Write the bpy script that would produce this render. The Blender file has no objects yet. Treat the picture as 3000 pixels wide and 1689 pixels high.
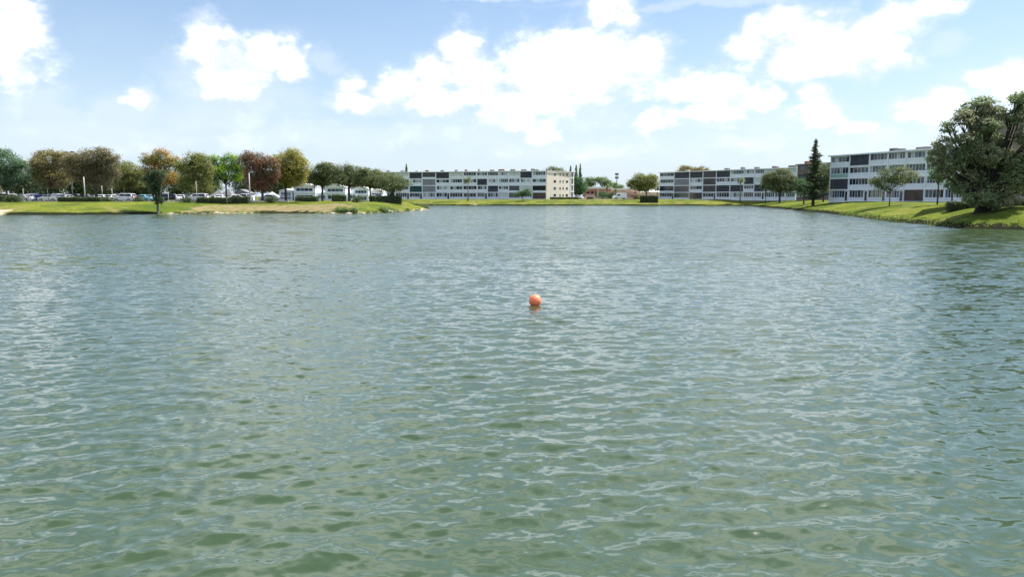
import bpy, math, random
import numpy as np
from mathutils import Vector, Matrix

# ------------------------------------------------------------------ camera
SC = bpy.context.scene
COL = SC.collection
F = 2167.0            # focal length in photo pixels (3000 wide)
CH = 3.2              # eye height above the water
PITCH = math.atan(269.5 / F)
cp, sp_ = math.cos(PITCH), math.sin(PITCH)
cam = bpy.data.cameras.new('camera')
cam.lens = F / 3000 * 36; cam.sensor_width = 36; cam.clip_start = 0.1; cam.clip_end = 20000
camo = bpy.data.objects.new('camera', cam); COL.objects.link(camo)
camo.location = (0, 0, CH); camo.rotation_euler = (math.pi/2 - PITCH, 0, 0)
SC.camera = camo

# ------------------------------------------------------------------ light
SUN_EL, SUN_AZ = math.radians(56), math.radians(66)      # azimuth from +Y towards +X
SUN_STRENGTH, SKY_STRENGTH, EXPOSURE = 4.0, 0.073, 1.16
CLOUD_L = 0.78
SC.view_settings.view_transform = 'Standard'
SC.view_settings.look = 'None'
SC.view_settings.exposure = EXPOSURE
SC.view_settings.gamma = 1
SC.view_settings.use_curve_mapping = False
SC.render.engine = 'CYCLES'
SC.cycles.use_denoising = True
SC.cycles.max_bounces = 6
SC.cycles.diffuse_bounces = 3
SC.cycles.glossy_bounces = 3
SC.cycles.caustics_reflective = False
SC.cycles.caustics_refractive = False
SC.cycles.sample_clamp_indirect = 4

sun = bpy.data.lights.new('sun', 'SUN'); sun.energy = SUN_STRENGTH; sun.angle = math.radians(0.53)
sun.color = (1.0, 0.95, 0.87)
suno = bpy.data.objects.new('sun', sun); COL.objects.link(suno)
sdir = Vector((math.sin(SUN_AZ)*math.cos(SUN_EL), math.cos(SUN_AZ)*math.cos(SUN_EL), math.sin(SUN_EL)))
suno.rotation_euler = sdir.to_track_quat('Z', 'Y').to_euler()
suno.location = (60, 40, 80)


def ray(px, py):
    x = (px - 1500) / F; y = -(py - 844.5) / F
    return Vector((x, cp + y*sp_, -sp_ + y*cp))

W_ = bpy.data.worlds.new('World'); SC.world = W_; W_.use_nodes = True
def build_world():
    nt = W_.node_tree; N = nt.nodes; L = nt.links; N.clear()
    def nd(t, **k):
        n = N.new(t)
        for a, b in k.items(): setattr(n, a, b)
        return n
    def sock(n, i, v):
        if isinstance(v, bpy.types.NodeSocket): L.new(v, n.inputs[i])
        else: n.inputs[i].default_value = v
    def M(op, a, b=0.0, c=None, clamp=False):
        n = nd('ShaderNodeMath', operation=op, use_clamp=clamp); sock(n, 0, a); sock(n, 1, b)
        if c is not None: sock(n, 2, c)
        return n.outputs[0]
    def V(op, a, b=(0, 0, 0), c=None, out=0):
        n = nd('ShaderNodeVectorMath', operation=op); sock(n, 0, a); sock(n, 1, b)
        if c is not None: sock(n, 2, c)
        return n.outputs[out]
    def MR(v, a, b, c=0.0, d=1.0):
        n = nd('ShaderNodeMapRange', interpolation_type='SMOOTHSTEP')
        sock(n, 0, v); sock(n, 1, a); sock(n, 2, b); sock(n, 3, c); sock(n, 4, d)
        return n.outputs[0]
    out = nd('ShaderNodeOutputWorld')
    tc = nd('ShaderNodeTexCoord')
    d = V('NORMALIZE', tc.outputs['Generated'])
    sx = nd('ShaderNodeSeparateXYZ'); L.new(d, sx.inputs[0])
    az = M('ARCTAN2', sx.outputs[0], sx.outputs[1]); el = M('ARCSINE', sx.outputs[2])
    cb = nd('ShaderNodeCombineXYZ'); L.new(az, cb.inputs[0]); L.new(el, cb.inputs[1])
    P = cb.outputs[0]
    # direction stretched so that cloud texture flattens towards the horizon
    dn = V('MULTIPLY', d, (1, 1, 1.5))
    def noise(vec, scale, det, rough, lac=2.0):
        n = nd('ShaderNodeTexNoise'); L.new(vec, n.inputs['Vector'])
        n.inputs['Scale'].default_value = scale; n.inputs['Detail'].default_value = det
        n.inputs['Roughness'].default_value = rough; n.inputs['Lacunarity'].default_value = lac
        return n
    w1 = noise(dn, 13, 4, 0.55)
    warp = V('MULTIPLY_ADD', V('SUBTRACT', w1.outputs['Color'], (.5, .5, .5)), (.075, .05, 0), P)
    fb = noise(dn, 30, 8, 0.58).outputs['Fac']
    fb2 = noise(V('ADD', dn, (3, 1, 7)), 16, 6, 0.6).outputs['Fac']
    S = 3000/2575
    strong = [(15,55,92,115),(5,150,80,75),(345,240,44,26),(500,105,58,50),(565,150,85,58),(655,150,80,55),(735,165,50,52),(600,200,110,45),
      (885,203,38,24),(900,250,70,28),(1000,215,70,40),(1075,180,62,46),(1170,128,52,48),(1190,180,80,55),(1120,250,170,36),(1330,150,70,55),
      (1400,118,80,42),(1480,120,80,45),(1575,150,100,65),(1640,130,50,50),(1450,200,210,62),(1290,290,110,42),(1370,330,55,34),(1380,250,200,35),
      (1750,215,105,42),(1850,240,85,42),(1930,250,48,30),(1650,308,55,28),(1780,290,100,30),(1528,20,52,42),(1592,30,40,48),
      (1892,42,28,18),(1960,55,64,48),(1900,100,58,48),(2050,90,105,52),(2060,148,180,42),(2180,110,110,48),(2275,48,74,36),(2335,18,58,24),(2230,150,80,36),
      (2065,235,54,32),(2060,278,64,30),(2130,320,46,18),(2370,250,74,26),(2310,282,80,30),(2510,195,74,32),(2560,230,60,45)]
    faint = [(60,265,120,45),(130,290,75,30),(330,272,85,38),(520,205,95,70),(560,295,150,45),(640,240,140,40),(1545,70,85,30),(2375,105,45,22),
      (820,140,40,24),(1180,330,150,40),(1000,340,150,30),(1500,290,120,35),(1950,310,120,35),(2400,340,160,40),(1880,-6,420,9),(1250,-4,120,8),
      (250,335,260,36),(740,345,220,36),(1450,370,260,30),(2150,360,280,36),(798,330,22,11),(2480,260,110,70),(1900,360,200,26)]
    def chain(bl, PP):
        acc = None
        for (x, y, rx, ry) in bl:
            r = ray(x*S, y*S); r.normalize()
            a = math.atan2(r.x, r.y); e = math.asin(r.z)
            kx = F/(rx*S*1.17) / max(.6, math.cos(a)**2); ky = F/(ry*S*1.20)
            q = V('LENGTH', V('MULTIPLY_ADD', PP, (kx, ky, 0), (-a*kx, -e*ky, 0)), out=1)
            acc = q if acc is None else M('SMOOTH_MIN', acc, q, 0.12)
        return acc
    ds = chain(strong, warp); df = chain(faint, warp)
    fbm = M('MULTIPLY', M('SUBTRACT', fb, .5), 1.75)
    dens = MR(M('ADD', ds, fbm), 1.36, 0.36)
    fain = MR(M('ADD', df, M('MULTIPLY', fbm, .8)), 1.45, 0.35, 0.0, 0.40)
    # scattered clouds of the same kind outside the part of the sky in view
    maskaz = MR(M('ABSOLUTE', az), .66, .78); maskel = MR(el, .26, .36)
    om = M('MAXIMUM', maskaz, maskel)
    dz = M('ADD', M('MAXIMUM', sx.outputs[2], 0.0), .22)
    pv = V('SCALE', d); pvn = pv.node; L.new(M('DIVIDE', 1.0, dz), pvn.inputs['Scale'])
    gn = noise(pv, 1.5, 8, .58).outputs['Fac']
    gen = M('MULTIPLY', M('POWER', MR(gn, .42, .60), 1.4), om)
    dens2 = M('MAXIMUM', M('MAXIMUM', M('MULTIPLY', M('POWER', dens, 1.35), .93), fain), gen)
    # thin milky veil near the horizon
    veil = M('MULTIPLY', M('POWER', M('SUBTRACT', 1.0, M('MAXIMUM', sx.outputs[2], 0.0), clamp=True), 7.0), .95)
    veil2 = M('ADD', veil, M('MULTIPLY', MR(fb2, .4, .75), .06))
    sky = nd('ShaderNodeTexSky', sky_type='NISHITA'); sky.sun_disc = False
    sky.sun_elevation = SUN_EL; sky.sun_rotation = SUN_AZ
    sky.air_density = 1.0; sky.dust_density = 0.3; sky.ozone_density = 2.4
    b0 = nd('ShaderNodeBackground'); L.new(sky.outputs[0], b0.inputs[0]); b0.inputs[1].default_value = SKY_STRENGTH
    bv = nd('ShaderNodeBackground'); bv.inputs[0].default_value = (.320, .378, .450, 1); bv.inputs[1].default_value = 1.0
    mv = nd('ShaderNodeMixShader'); L.new(veil2, mv.inputs[0]); L.new(b0.outputs[0], mv.inputs[1]); L.new(bv.outputs[0], mv.inputs[2])
    b1 = mv
    # cloud colour: white tops, faint lavender bases
    sh = MR(M('ADD', M('MULTIPLY', M('SUBTRACT', fb2, .5), 1.5), M('MULTIPLY', dens2, .50)), .14, .72)
    mx = nd('ShaderNodeMix', data_type='RGBA'); L.new(sh, mx.inputs[0])
    mx.inputs[6].default_value = (.52, .575, .68, 1); mx.inputs[7].default_value = (.94, .975, 1, 1)
    b2 = nd('ShaderNodeBackground'); L.new(mx.outputs[2], b2.inputs[0]); b2.inputs[1].default_value = CLOUD_L
    ms = nd('ShaderNodeMixShader'); L.new(dens2, ms.inputs[0]); L.new(b1.outputs[0], ms.inputs[1]); L.new(b2.outputs[0], ms.inputs[2])
    L.new(ms.outputs[0], out.inputs[0])
    W_.cycles.sampling_method = 'MANUAL'; W_.cycles.sample_map_resolution = 512
build_world()

# ------------------------------------------------------------------ helpers
rng = np.random.default_rng(7)
rnd = random.Random(11)

def X_at(px, Y, z=2.1): return (px-1500)/F*(Y*cp - (z-CH)*sp_)
def Z_at(py, Y):
    yc = -(py-844.5)/F
    return CH + Y*(yc*cp - sp_)/(cp + yc*sp_)

def link(o, parent=None):
    COL.objects.link(o)
    if parent is not None: o.parent = parent
    return o
def props(o, label=None, cat=None, group=None, kind=None):
    if label: o['label'] = label
    if cat: o['category'] = cat
    if group: o['group'] = group
    if kind: o['kind'] = kind
    return o
def empty(name, loc, rz=0, **k):
    o = bpy.data.objects.new(name, None); o.location = loc; o.rotation_euler = (0, 0, rz)
    o.empty_display_size = .3
    return props(link(o), **k)

def mesh_np(name, verts, faces_n, nper, mats, parent=None, mi=None, smooth=False, attr=None):
    """verts Nx3, faces_n MxK int array"""
    me = bpy.data.meshes.new(name)
    nv, nf = len(verts), len(faces_n)
    me.vertices.add(nv); me.vertices.foreach_set('co', np.ascontiguousarray(verts, dtype=np.float32).ravel())
    me.loops.add(nf*nper); me.polygons.add(nf)
    me.loops.foreach_set('vertex_index', np.ascontiguousarray(faces_n, dtype=np.int32).ravel())
    me.polygons.foreach_set('loop_start', np.arange(0, nf*nper, nper, dtype=np.int32))
    for m in mats: me.materials.append(m)
    if mi is not None: me.polygons.foreach_set('material_index', np.asarray(mi, dtype=np.int32))
    if smooth: me.polygons.foreach_set('use_smooth', np.ones(nf, dtype=bool))
    me.update(calc_edges=True)
    if attr:
        for an, dom, typ, data in attr:
            a = me.attributes.new(an, typ, dom)
            a.data.foreach_set('value' if typ == 'FLOAT' else 'color', np.ascontiguousarray(data, dtype=np.float32).ravel())
    o = bpy.data.objects.new(name, me)
    return link(o, parent)

class MB:
    """collects simple shapes into one mesh"""
    def __init__(s): s.v = []; s.f = []; s.m = []
    def add(s, vs, fs, m=0):
        b = len(s.v); s.v += [tuple(v) for v in vs]; s.f += [tuple(i+b for i in f) for f in fs]; s.m += [m]*len(fs); return s
    def box(s, x0, x1, y0, y1, z0, z1, m=0):
        return s.add([(x0,y0,z0),(x1,y0,z0),(x1,y1,z0),(x0,y1,z0),(x0,y0,z1),(x1,y0,z1),(x1,y1,z1),(x0,y1,z1)],
                     [(0,3,2,1),(4,5,6,7),(0,1,5,4),(1,2,6,5),(2,3,7,6),(3,0,4,7)], m)
    def tube(s, pts, rads, n=8, m=0, cap=True):
        pts = [Vector(p) for p in pts]; vs = []; fs = []
        for i, p in enumerate(pts):
            t = (pts[min(i+1, len(pts)-1)] - pts[max(i-1, 0)]).normalized()
            a = t.cross(Vector((0.31, 0.95, 0.05))).normalized(); b = t.cross(a)
            for k in range(n):
                th = 2*math.pi*k/n; vs.append(p + (a*math.cos(th) + b*math.sin(th))*rads[i])
        for i in range(len(pts)-1):
            for k in range(n):
                k2 = (k+1) % n; fs.append((i*n+k, i*n+k2, (i+1)*n+k2, (i+1)*n+k))
        if cap: fs.append(tuple(range((len(pts)-1)*n, len(pts)*n))); fs.append(tuple(reversed(range(n))))
        return s.add(vs, fs, m)
    def prism(s, poly, z0, z1, m=0):
        n = len(poly); vs = [(x, y, z0) for x, y in poly] + [(x, y, z1) for x, y in poly]
        fs = [tuple(reversed(range(n))), tuple(range(n, 2*n))] + [(i, (i+1) % n, n+(i+1) % n, n+i) for i in range(n)]
        return s.add(vs, fs, m)
    def build(s, name, mats, parent=None, smooth=False, bevel=0):
        me = bpy.data.meshes.new(name); me.from_pydata(s.v, [], s.f)
        if not isinstance(mats, (list, tuple)): mats = [mats]
        for m in mats: me.materials.append(m)
        me.polygons.foreach_set('material_index', s.m)
        if smooth: me.polygons.foreach_set('use_smooth', [True]*len(s.f))
        me.update()
        o = link(bpy.data.objects.new(name, me), parent)
        if bevel:
            b = o.modifiers.new('bevel', 'BEVEL'); b.width = bevel; b.segments = 2; b.limit_method = 'ANGLE'
        return o

def copy_tree(o, parent=None):
    c = o.copy(); COL.objects.link(c)
    if parent is not None: c.parent = parent
    for ch in list(o.children): copy_tree(ch, c)
    return c

# ------------------------------------------------------------------ materials
MATS = {}
def mat(name, col, rough=.6, var=.12, scale=3.0, bump=0.0, bscale=20., metal=0.0, spec=.5, col2=None):
    if name in MATS: return MATS[name]
    m = bpy.data.materials.new(name); m.use_nodes = True; nt = m.node_tree; N = nt.nodes; L = nt.links
    p = N['Principled BSDF']; p.inputs['Roughness'].default_value = rough; p.inputs['Metallic'].default_value = metal
    p.inputs['Specular IOR Level'].default_value = spec
    tc = N.new('ShaderNodeTexCoord'); no = N.new('ShaderNodeTexNoise'); no.inputs['Scale'].default_value = scale
    no.inputs['Detail'].default_value = 5; L.new(tc.outputs['Object'], no.inputs['Vector'])
    r = N.new('ShaderNodeMapRange'); L.new(no.outputs['Fac'], r.inputs[0]); r.inputs[1].default_value = .3; r.inputs[2].default_value = .7
    mx = N.new('ShaderNodeMix'); mx.data_type = 'RGBA'; L.new(r.outputs[0], mx.inputs[0])
    c2 = col2 or tuple(c*(1-var*1.6) for c in col)
    mx.inputs[6].default_value = (*c2, 1); mx.inputs[7].default_value = (*[min(1, c*(1+var*.5)) for c in col], 1)
    L.new(mx.outputs[2], p.inputs['Base Color'])
    if bump:
        n2 = N.new('ShaderNodeTexNoise'); n2.inputs['Scale'].default_value = bscale; n2.inputs['Detail'].default_value = 4
        L.new(tc.outputs['Object'], n2.inputs['Vector'])
        b = N.new('ShaderNodeBump'); b.inputs['Strength'].default_value = bump; b.inputs['Distance'].default_value = .05
        L.new(n2.outputs['Fac'], b.inputs['Height']); L.new(b.outputs[0], p.inputs['Normal'])
    MATS[name] = m; return m

LEAF_GAIN = 2.5
def leaf_mat(name, c1, c2, c3=None):
    """leaf colours c1..c2 picked by a per-leaf value, c3 (optional) where a large noise says so"""
    if name in MATS: return MATS[name]
    c1, c2, c3 = [None if c is None else tuple(min(1, v*LEAF_GAIN) for v in c) for c in (c1, c2, c3)]
    m = bpy.data.materials.new(name); m.use_nodes = True; nt = m.node_tree; N = nt.nodes; L = nt.links
    out = N['Material Output']; p = N['Principled BSDF']; p.inputs['Roughness'].default_value = .55
    p.inputs['Specular IOR Level'].default_value = .35
    at = N.new('ShaderNodeAttribute'); at.attribute_name = 'tint'
    mx = N.new('ShaderNodeMix'); mx.data_type = 'RGBA'; L.new(at.outputs['Fac'], mx.inputs[0])
    mx.inputs[6].default_value = (*c1, 1); mx.inputs[7].default_value = (*c2, 1)
    col = mx.outputs[2]
    if c3:
        tc = N.new('ShaderNodeTexCoord'); no = N.new('ShaderNodeTexNoise'); no.inputs['Scale'].default_value = .35
        no.inputs['Detail'].default_value = 3
        L.new(tc.outputs['Object'], no.inputs['Vector'])
        r = N.new('ShaderNodeMapRange'); L.new(no.outputs['Fac'], r.inputs[0]); r.inputs[1].default_value = .42; r.inputs[2].default_value = .58
        m2 = N.new('ShaderNodeMix'); m2.data_type = 'RGBA'; L.new(r.outputs[0], m2.inputs[0]); L.new(col, m2.inputs[6])
        m2.inputs[7].default_value = (*c3, 1); col = m2.outputs[2]
    L.new(col, p.inputs['Base Color'])
    tr = N.new('ShaderNodeBsdfTranslucent'); L.new(col, tr.inputs[0])
    ms = N.new('ShaderNodeMixShader'); ms.inputs[0].default_value = .48
    L.new(p.outputs[0], ms.inputs[1]); L.new(tr.outputs[0], ms.inputs[2]); L.new(ms.outputs[0], out.inputs[0])
    MATS[name] = m; return m

white = mat('white_paint', (.79, .835, .89), .6, .05, .6)
offwhite = mat('aged_white_stucco', (.74, .795, .86), .8, .07, .5, .2, 8)
cream = mat('cream_stucco', (.72, .66, .56), .8, .05, .5, .2, 8)
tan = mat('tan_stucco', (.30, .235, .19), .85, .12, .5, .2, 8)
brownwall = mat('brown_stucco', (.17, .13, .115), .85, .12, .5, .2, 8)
pink = mat('pink_stucco', (.62, .26, .25), .8, .1, .4, .2, 8)
palepink = mat('pale_pink_wall', (.70, .52, .46), .8, .08, .4)
roofm = mat('pale_roof_membrane', (.66, .66, .63), .8, .15, .3)
roofgrey = mat('grey_shingle', (.19, .195, .20), .9, .15, 2)
roofwhite = mat('white_tile_roof', (.80, .79, .76), .7, .06, 1)
metalgrey = mat('weathered_metal', (.22, .215, .21), .5, .2, 2, metal=.3)
rust = mat('brick_red_metal', (.25, .11, .08), .8, .2, 2)
gl_dark = mat('dark_glass', (.012, .018, .030), .08, .2, .7, spec=.6)
gl_navy = mat('navy_glass', (.015, .028, .075), .08, .2, .7, spec=.6)
gl_teal = mat('teal_glass', (.03, .085, .095), .1, .2, .7, spec=.6)
gl_mid = mat('grey_glass', (.09, .12, .16), .12, .3, .9, spec=.6)
gl_light = mat('curtained_glass', (.36, .42, .45), .2, .2, .9, spec=.6)
gl_blue = mat('blue_glass', (.06, .13, .22), .1, .3, .9, spec=.6)
gl_yel = mat('ochre_curtain_glass', (.30, .27, .12), .2, .2, .9)
scr_dark = mat('dark_screen', (.036, .042, .066), .6, .3, .8)
scr_mauve = mat('mauve_screen', (.085, .075, .095), .6, .3, .8)
scr_grey = mat('grey_screen', (.24, .255, .30), .7, .12, .6)
scr_lt = mat('pale_shutter', (.55, .60, .62), .6, .06, .6)
scr_brown = mat('brown_interior', (.10, .06, .05), .6, .3, .8)
teal_paint = mat('seafoam_paint', (.30, .50, .44), .6, .1, .8)
bark = mat('bark', (.085, .070, .058), .95, .3, 4, .8, 12)
barkg = mat('grey_bark', (.17, .155, .14), .95, .3, 4, .8, 12)
concrete = mat('pale_concrete', (.46, .44, .41), .85, .15, 2, .2, 20)
asphalt = mat('asphalt', (.060, .060, .062), .9, .2, .6, .3, 10)
polem = mat('galvanised_pole', (.42, .41, .39), .5, .1, 2)
black = mat('black_rubber', (.02, .02, .02), .7)
darkmetal = mat('dark_metal', (.04, .04, .045), .5)

# ------------------------------------------------------------------ lake outline and terrain
LAKE = [(-160,2),(-60,1),(0,2.6),(60,1),(92,6),(97,25),(76,52),(58,64),(49.2,70.8),(45.2,75.4),(46.2,80),(47.4,85.6),(48.4,95),(54,117),(62.3,154),
        (69.5,193),(76.6,231),(80,250),(76,257),(40,258),(0,257),(-25,260),(-37,264),(-37,245),(-33.5,222),(-27,195),(-20.6,181),(-21.3,170),(-23.8,152),(-26,141),
        (-31.4,137),(-42.5,141.5),(-55.5,141.5),(-62,136),(-65.5,133),(-75,129),(-88.6,128),(-120,127),(-165,120),(-185,60),(-180,15)]
def catmull(pts, n=6):
    out = []; m = len(pts)
    for i in range(m):
        p0, p1, p2, p3 = [np.array(pts[(i+k-1) % m], float) for k in range(4)]
        for t in np.arange(n)/n:
            out.append(.5*((2*p1) + (-p0+p2)*t + (2*p0-5*p1+4*p2-p3)*t*t + (-p0+3*p1-3*p2+p3)*t**3))
    return np.array(out)
LK = catmull(LAKE)
nrm = np.roll(LK, -1, 0) - np.roll(LK, 1, 0); nrm = np.stack([nrm[:, 1], -nrm[:, 0]], 1); nrm /= np.linalg.norm(nrm, axis=1)[:, None] + 1e-9
LK = LK + nrm*(rng.normal(0, .16, (len(LK), 1)))

def sdf(x, y):
    """+ on land, - in the lake"""
    x = np.atleast_1d(np.asarray(x, float)); y = np.atleast_1d(np.asarray(y, float))
    best = np.full(x.shape, 1e9); inside = np.zeros(x.shape, bool)
    n = len(LK)
    for i in range(n):
        ax, ay = LK[i]; bx, by = LK[(i+1) % n]
        dx, dy = bx-ax, by-ay
        t = np.clip(((x-ax)*dx + (y-ay)*dy)/(dx*dx+dy*dy), 0, 1)
        best = np.minimum(best, (x-ax-t*dx)**2 + (y-ay-t*dy)**2)
        c = ((ay > y) != (by > y)) & (x < dx*(y-ay)/(dy if abs(dy) > 1e-9 else 1e-9) + ax)
        inside ^= c
    return np.sqrt(best)*np.where(inside, -1, 1)
def sstep(t): t = np.clip(t, 0, 1); return t*t*(3-2*t)
def bankW(x, y):
    w = np.full(np.shape(x), 13.0)
    w = w + (20-13)*sstep((y-215)/30)                        # far shore
    left = sstep((-15-x)/8)*sstep((250-y)/20)
    w = w*(1-left) + left*(19 - 9*sstep((x+45)/18))
    near = sstep((105-y)/25)*sstep((x-20)/10)
    w = w*(1-near) + near*8.5
    nb = sstep((40-y)/25)
    return w*(1-nb) + nb*5
def Hs(x, y, d=None):
    x = np.atleast_1d(np.asarray(x, float)); y = np.atleast_1d(np.asarray(y, float))
    if d is None: d = sdf(x, y)
    w = bankW(x, y)
    t = np.clip((d-.3)/w, 0, 1)
    slope = 1-(1-t)**1.7
    wob = (np.sin(x*.31+1)*np.sin(y*.27)+.5*np.sin(x*.9+y*.7)+.4*np.sin(x*1.9-y*2.3))*.07
    land = .34*np.clip(d/.7, 0, 1) + 1.76*slope + wob*np.clip(d/3, 0, 1)*np.clip(1.25-t, 0, 1)
    water = -np.clip(-d*.45, 0, 1.0) - 1.3*np.clip((-d-2)/12, 0, 1)
    return np.where(d > 0, land, water)
def H(x, y): return float(Hs(x, y)[0])

def attr_node(N, name):
    a = N.new('ShaderNodeAttribute'); a.attribute_name = name; return a
def ground_material():
    m = bpy.data.materials.new('lawn_and_bank'); m.use_nodes = True; nt = m.node_tree; N = nt.nodes; L = nt.links
    p = N['Principled BSDF']; p.inputs['Roughness'].default_value = .95; p.inputs['Specular IOR Level'].default_value = .02
    geo = N.new('ShaderNodeNewGeometry')
    def noise(s, d=5):
        n = N.new('ShaderNodeTexNoise'); n.inputs['Scale'].default_value = s; n.inputs['Detail'].default_value = d
        n.inputs['Roughness'].default_value = .62
        L.new(geo.outputs['Position'], n.inputs['Vector']); return n.outputs['Fac']
    def mr(v, a, b):
        r = N.new('ShaderNodeMapRange'); r.interpolation_type = 'SMOOTHSTEP'; L.new(v, r.inputs[0]); r.inputs[1].default_value = a; r.inputs[2].default_value = b; return r.outputs[0]
    def mix(f, a, b):
        x = N.new('ShaderNodeMix'); x.data_type = 'RGBA'; L.new(f, x.inputs[0])
        for i, c in ((6, a), (7, b)):
            if isinstance(c, tuple): x.inputs[i].default_value = (*c, 1)
            else: L.new(c, x.inputs[i])
        return x.outputs[2]
    g = mix(mr(noise(.07, 4), .40, .60), (.078, .112, .016), (.170, .190, .030))
    g = mix(mr(noise(1.1, 6), .42, .72), g, (.080, .110, .020))
    g = mix(mr(noise(.35, 6), .54, .70), g, (.20, .180, .070))
    g = mix(mr(noise(.16, 5), .50, .66), g, (.068, .098, .022))
    dry = attr_node(N, 'dry'); sand = attr_node(N, 'sand'); mud = attr_node(N, 'mud')
    def madd(v, nz, k):
        a = N.new('ShaderNodeMath'); a.operation = 'MULTIPLY_ADD'; L.new(nz, a.inputs[0]); a.inputs[1].default_value = k; 
        b = N.new('ShaderNodeMath'); b.operation = 'ADD'; L.new(a.outputs[0], b.inputs[0]); L.new(v, b.inputs[1]); a.inputs[2].default_value = -k/2
        return b.outputs[0]
    dc = mix(mr(noise(.8, 5), .35, .65), (.27, .195, .125), (.15, .165, .050))
    g = mix(mr(madd(dry.outputs['Fac'], noise(.45, 6), 1.9), .42, .72), g, dc)
    g = mix(mr(madd(mud.outputs['Fac'], noise(1.7, 5), .8), .4, .6), g, (.020, .022, .012))
    g = mix(mr(madd(sand.outputs['Fac'], noise(1.5, 5), 1.0), .4, .6), g, (.44, .37, .28))
    L.new(g, p.inputs['Base Color'])
    b = N.new('ShaderNodeBump'); b.inputs['Strength'].default_value = .6; b.inputs['Distance'].default_value = .10
    L.new(noise(3.5, 7), b.inputs['Height']); L.new(b.outputs[0], p.inputs['Normal'])
    return m
GROUND = ground_material()

def build_ground():
    def axis(lo, hi, st, out):
        mid = list(np.arange(lo, hi+st, st)); a = []; s = st; v = lo
        while v > -out: s *= 1.35; v -= s; a.append(v)
        b = []; s = st; v = mid[-1]
        while v < out: s *= 1.35; v += s; b.append(v)
        return np.array(a[::-1] + mid + b)
    xs = axis(-125, 125, 1.0, 4000); ys = axis(60, 292, 1.0, 4000)
    # finer rows behind and beside the viewer are not needed
    X, Y = np.meshgrid(xs, ys); x = X.ravel(); y = Y.ravel()
    d = sdf(x, y); z = Hs(x, y, d)
    nx, ny = len(xs), len(ys)
    i = np.arange(nx*ny).reshape(ny, nx)
    f = np.stack([i[:-1, :-1], i[:-1, 1:], i[1:, 1:], i[1:, :-1]], -1).reshape(-1, 4)
    left = sstep((-10-x)/8)*sstep((230-y)/20)
    wob = .5+.5*np.sin(x*.23+2)*np.sin(x*.11)
    dry = left*sstep((x+66)/8)*(1-sstep((d-6.5)/5))*(1-.65*sstep((x+36)/8))*sstep(d/1.2+.2)*.95
    dry = dry + .40*sstep((y-252)/6)*(x > -40)
    dry = dry + left*.5*sstep((-84-x)/4)*(1-sstep((d-7)/4))
    sand = left*(1-sstep((np.abs(d-.2)-.3)/.6))*sstep((x+66)/3)*(.20+.55*wob) + left*.7*sstep((-86-x)/3)*(1-sstep((d-3)/2))
    mud = (1-sstep((d-.6)/.9))*(1-sand)*.9
    o = mesh_np('ground', np.stack([x, y, z], 1), f, 4, [GROUND], smooth=True,
                attr=[('dry', 'POINT', 'FLOAT', dry), ('sand', 'POINT', 'FLOAT', sand), ('mud', 'POINT', 'FLOAT', mud)])
    o['kind'] = 'structure'
build_ground()

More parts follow.
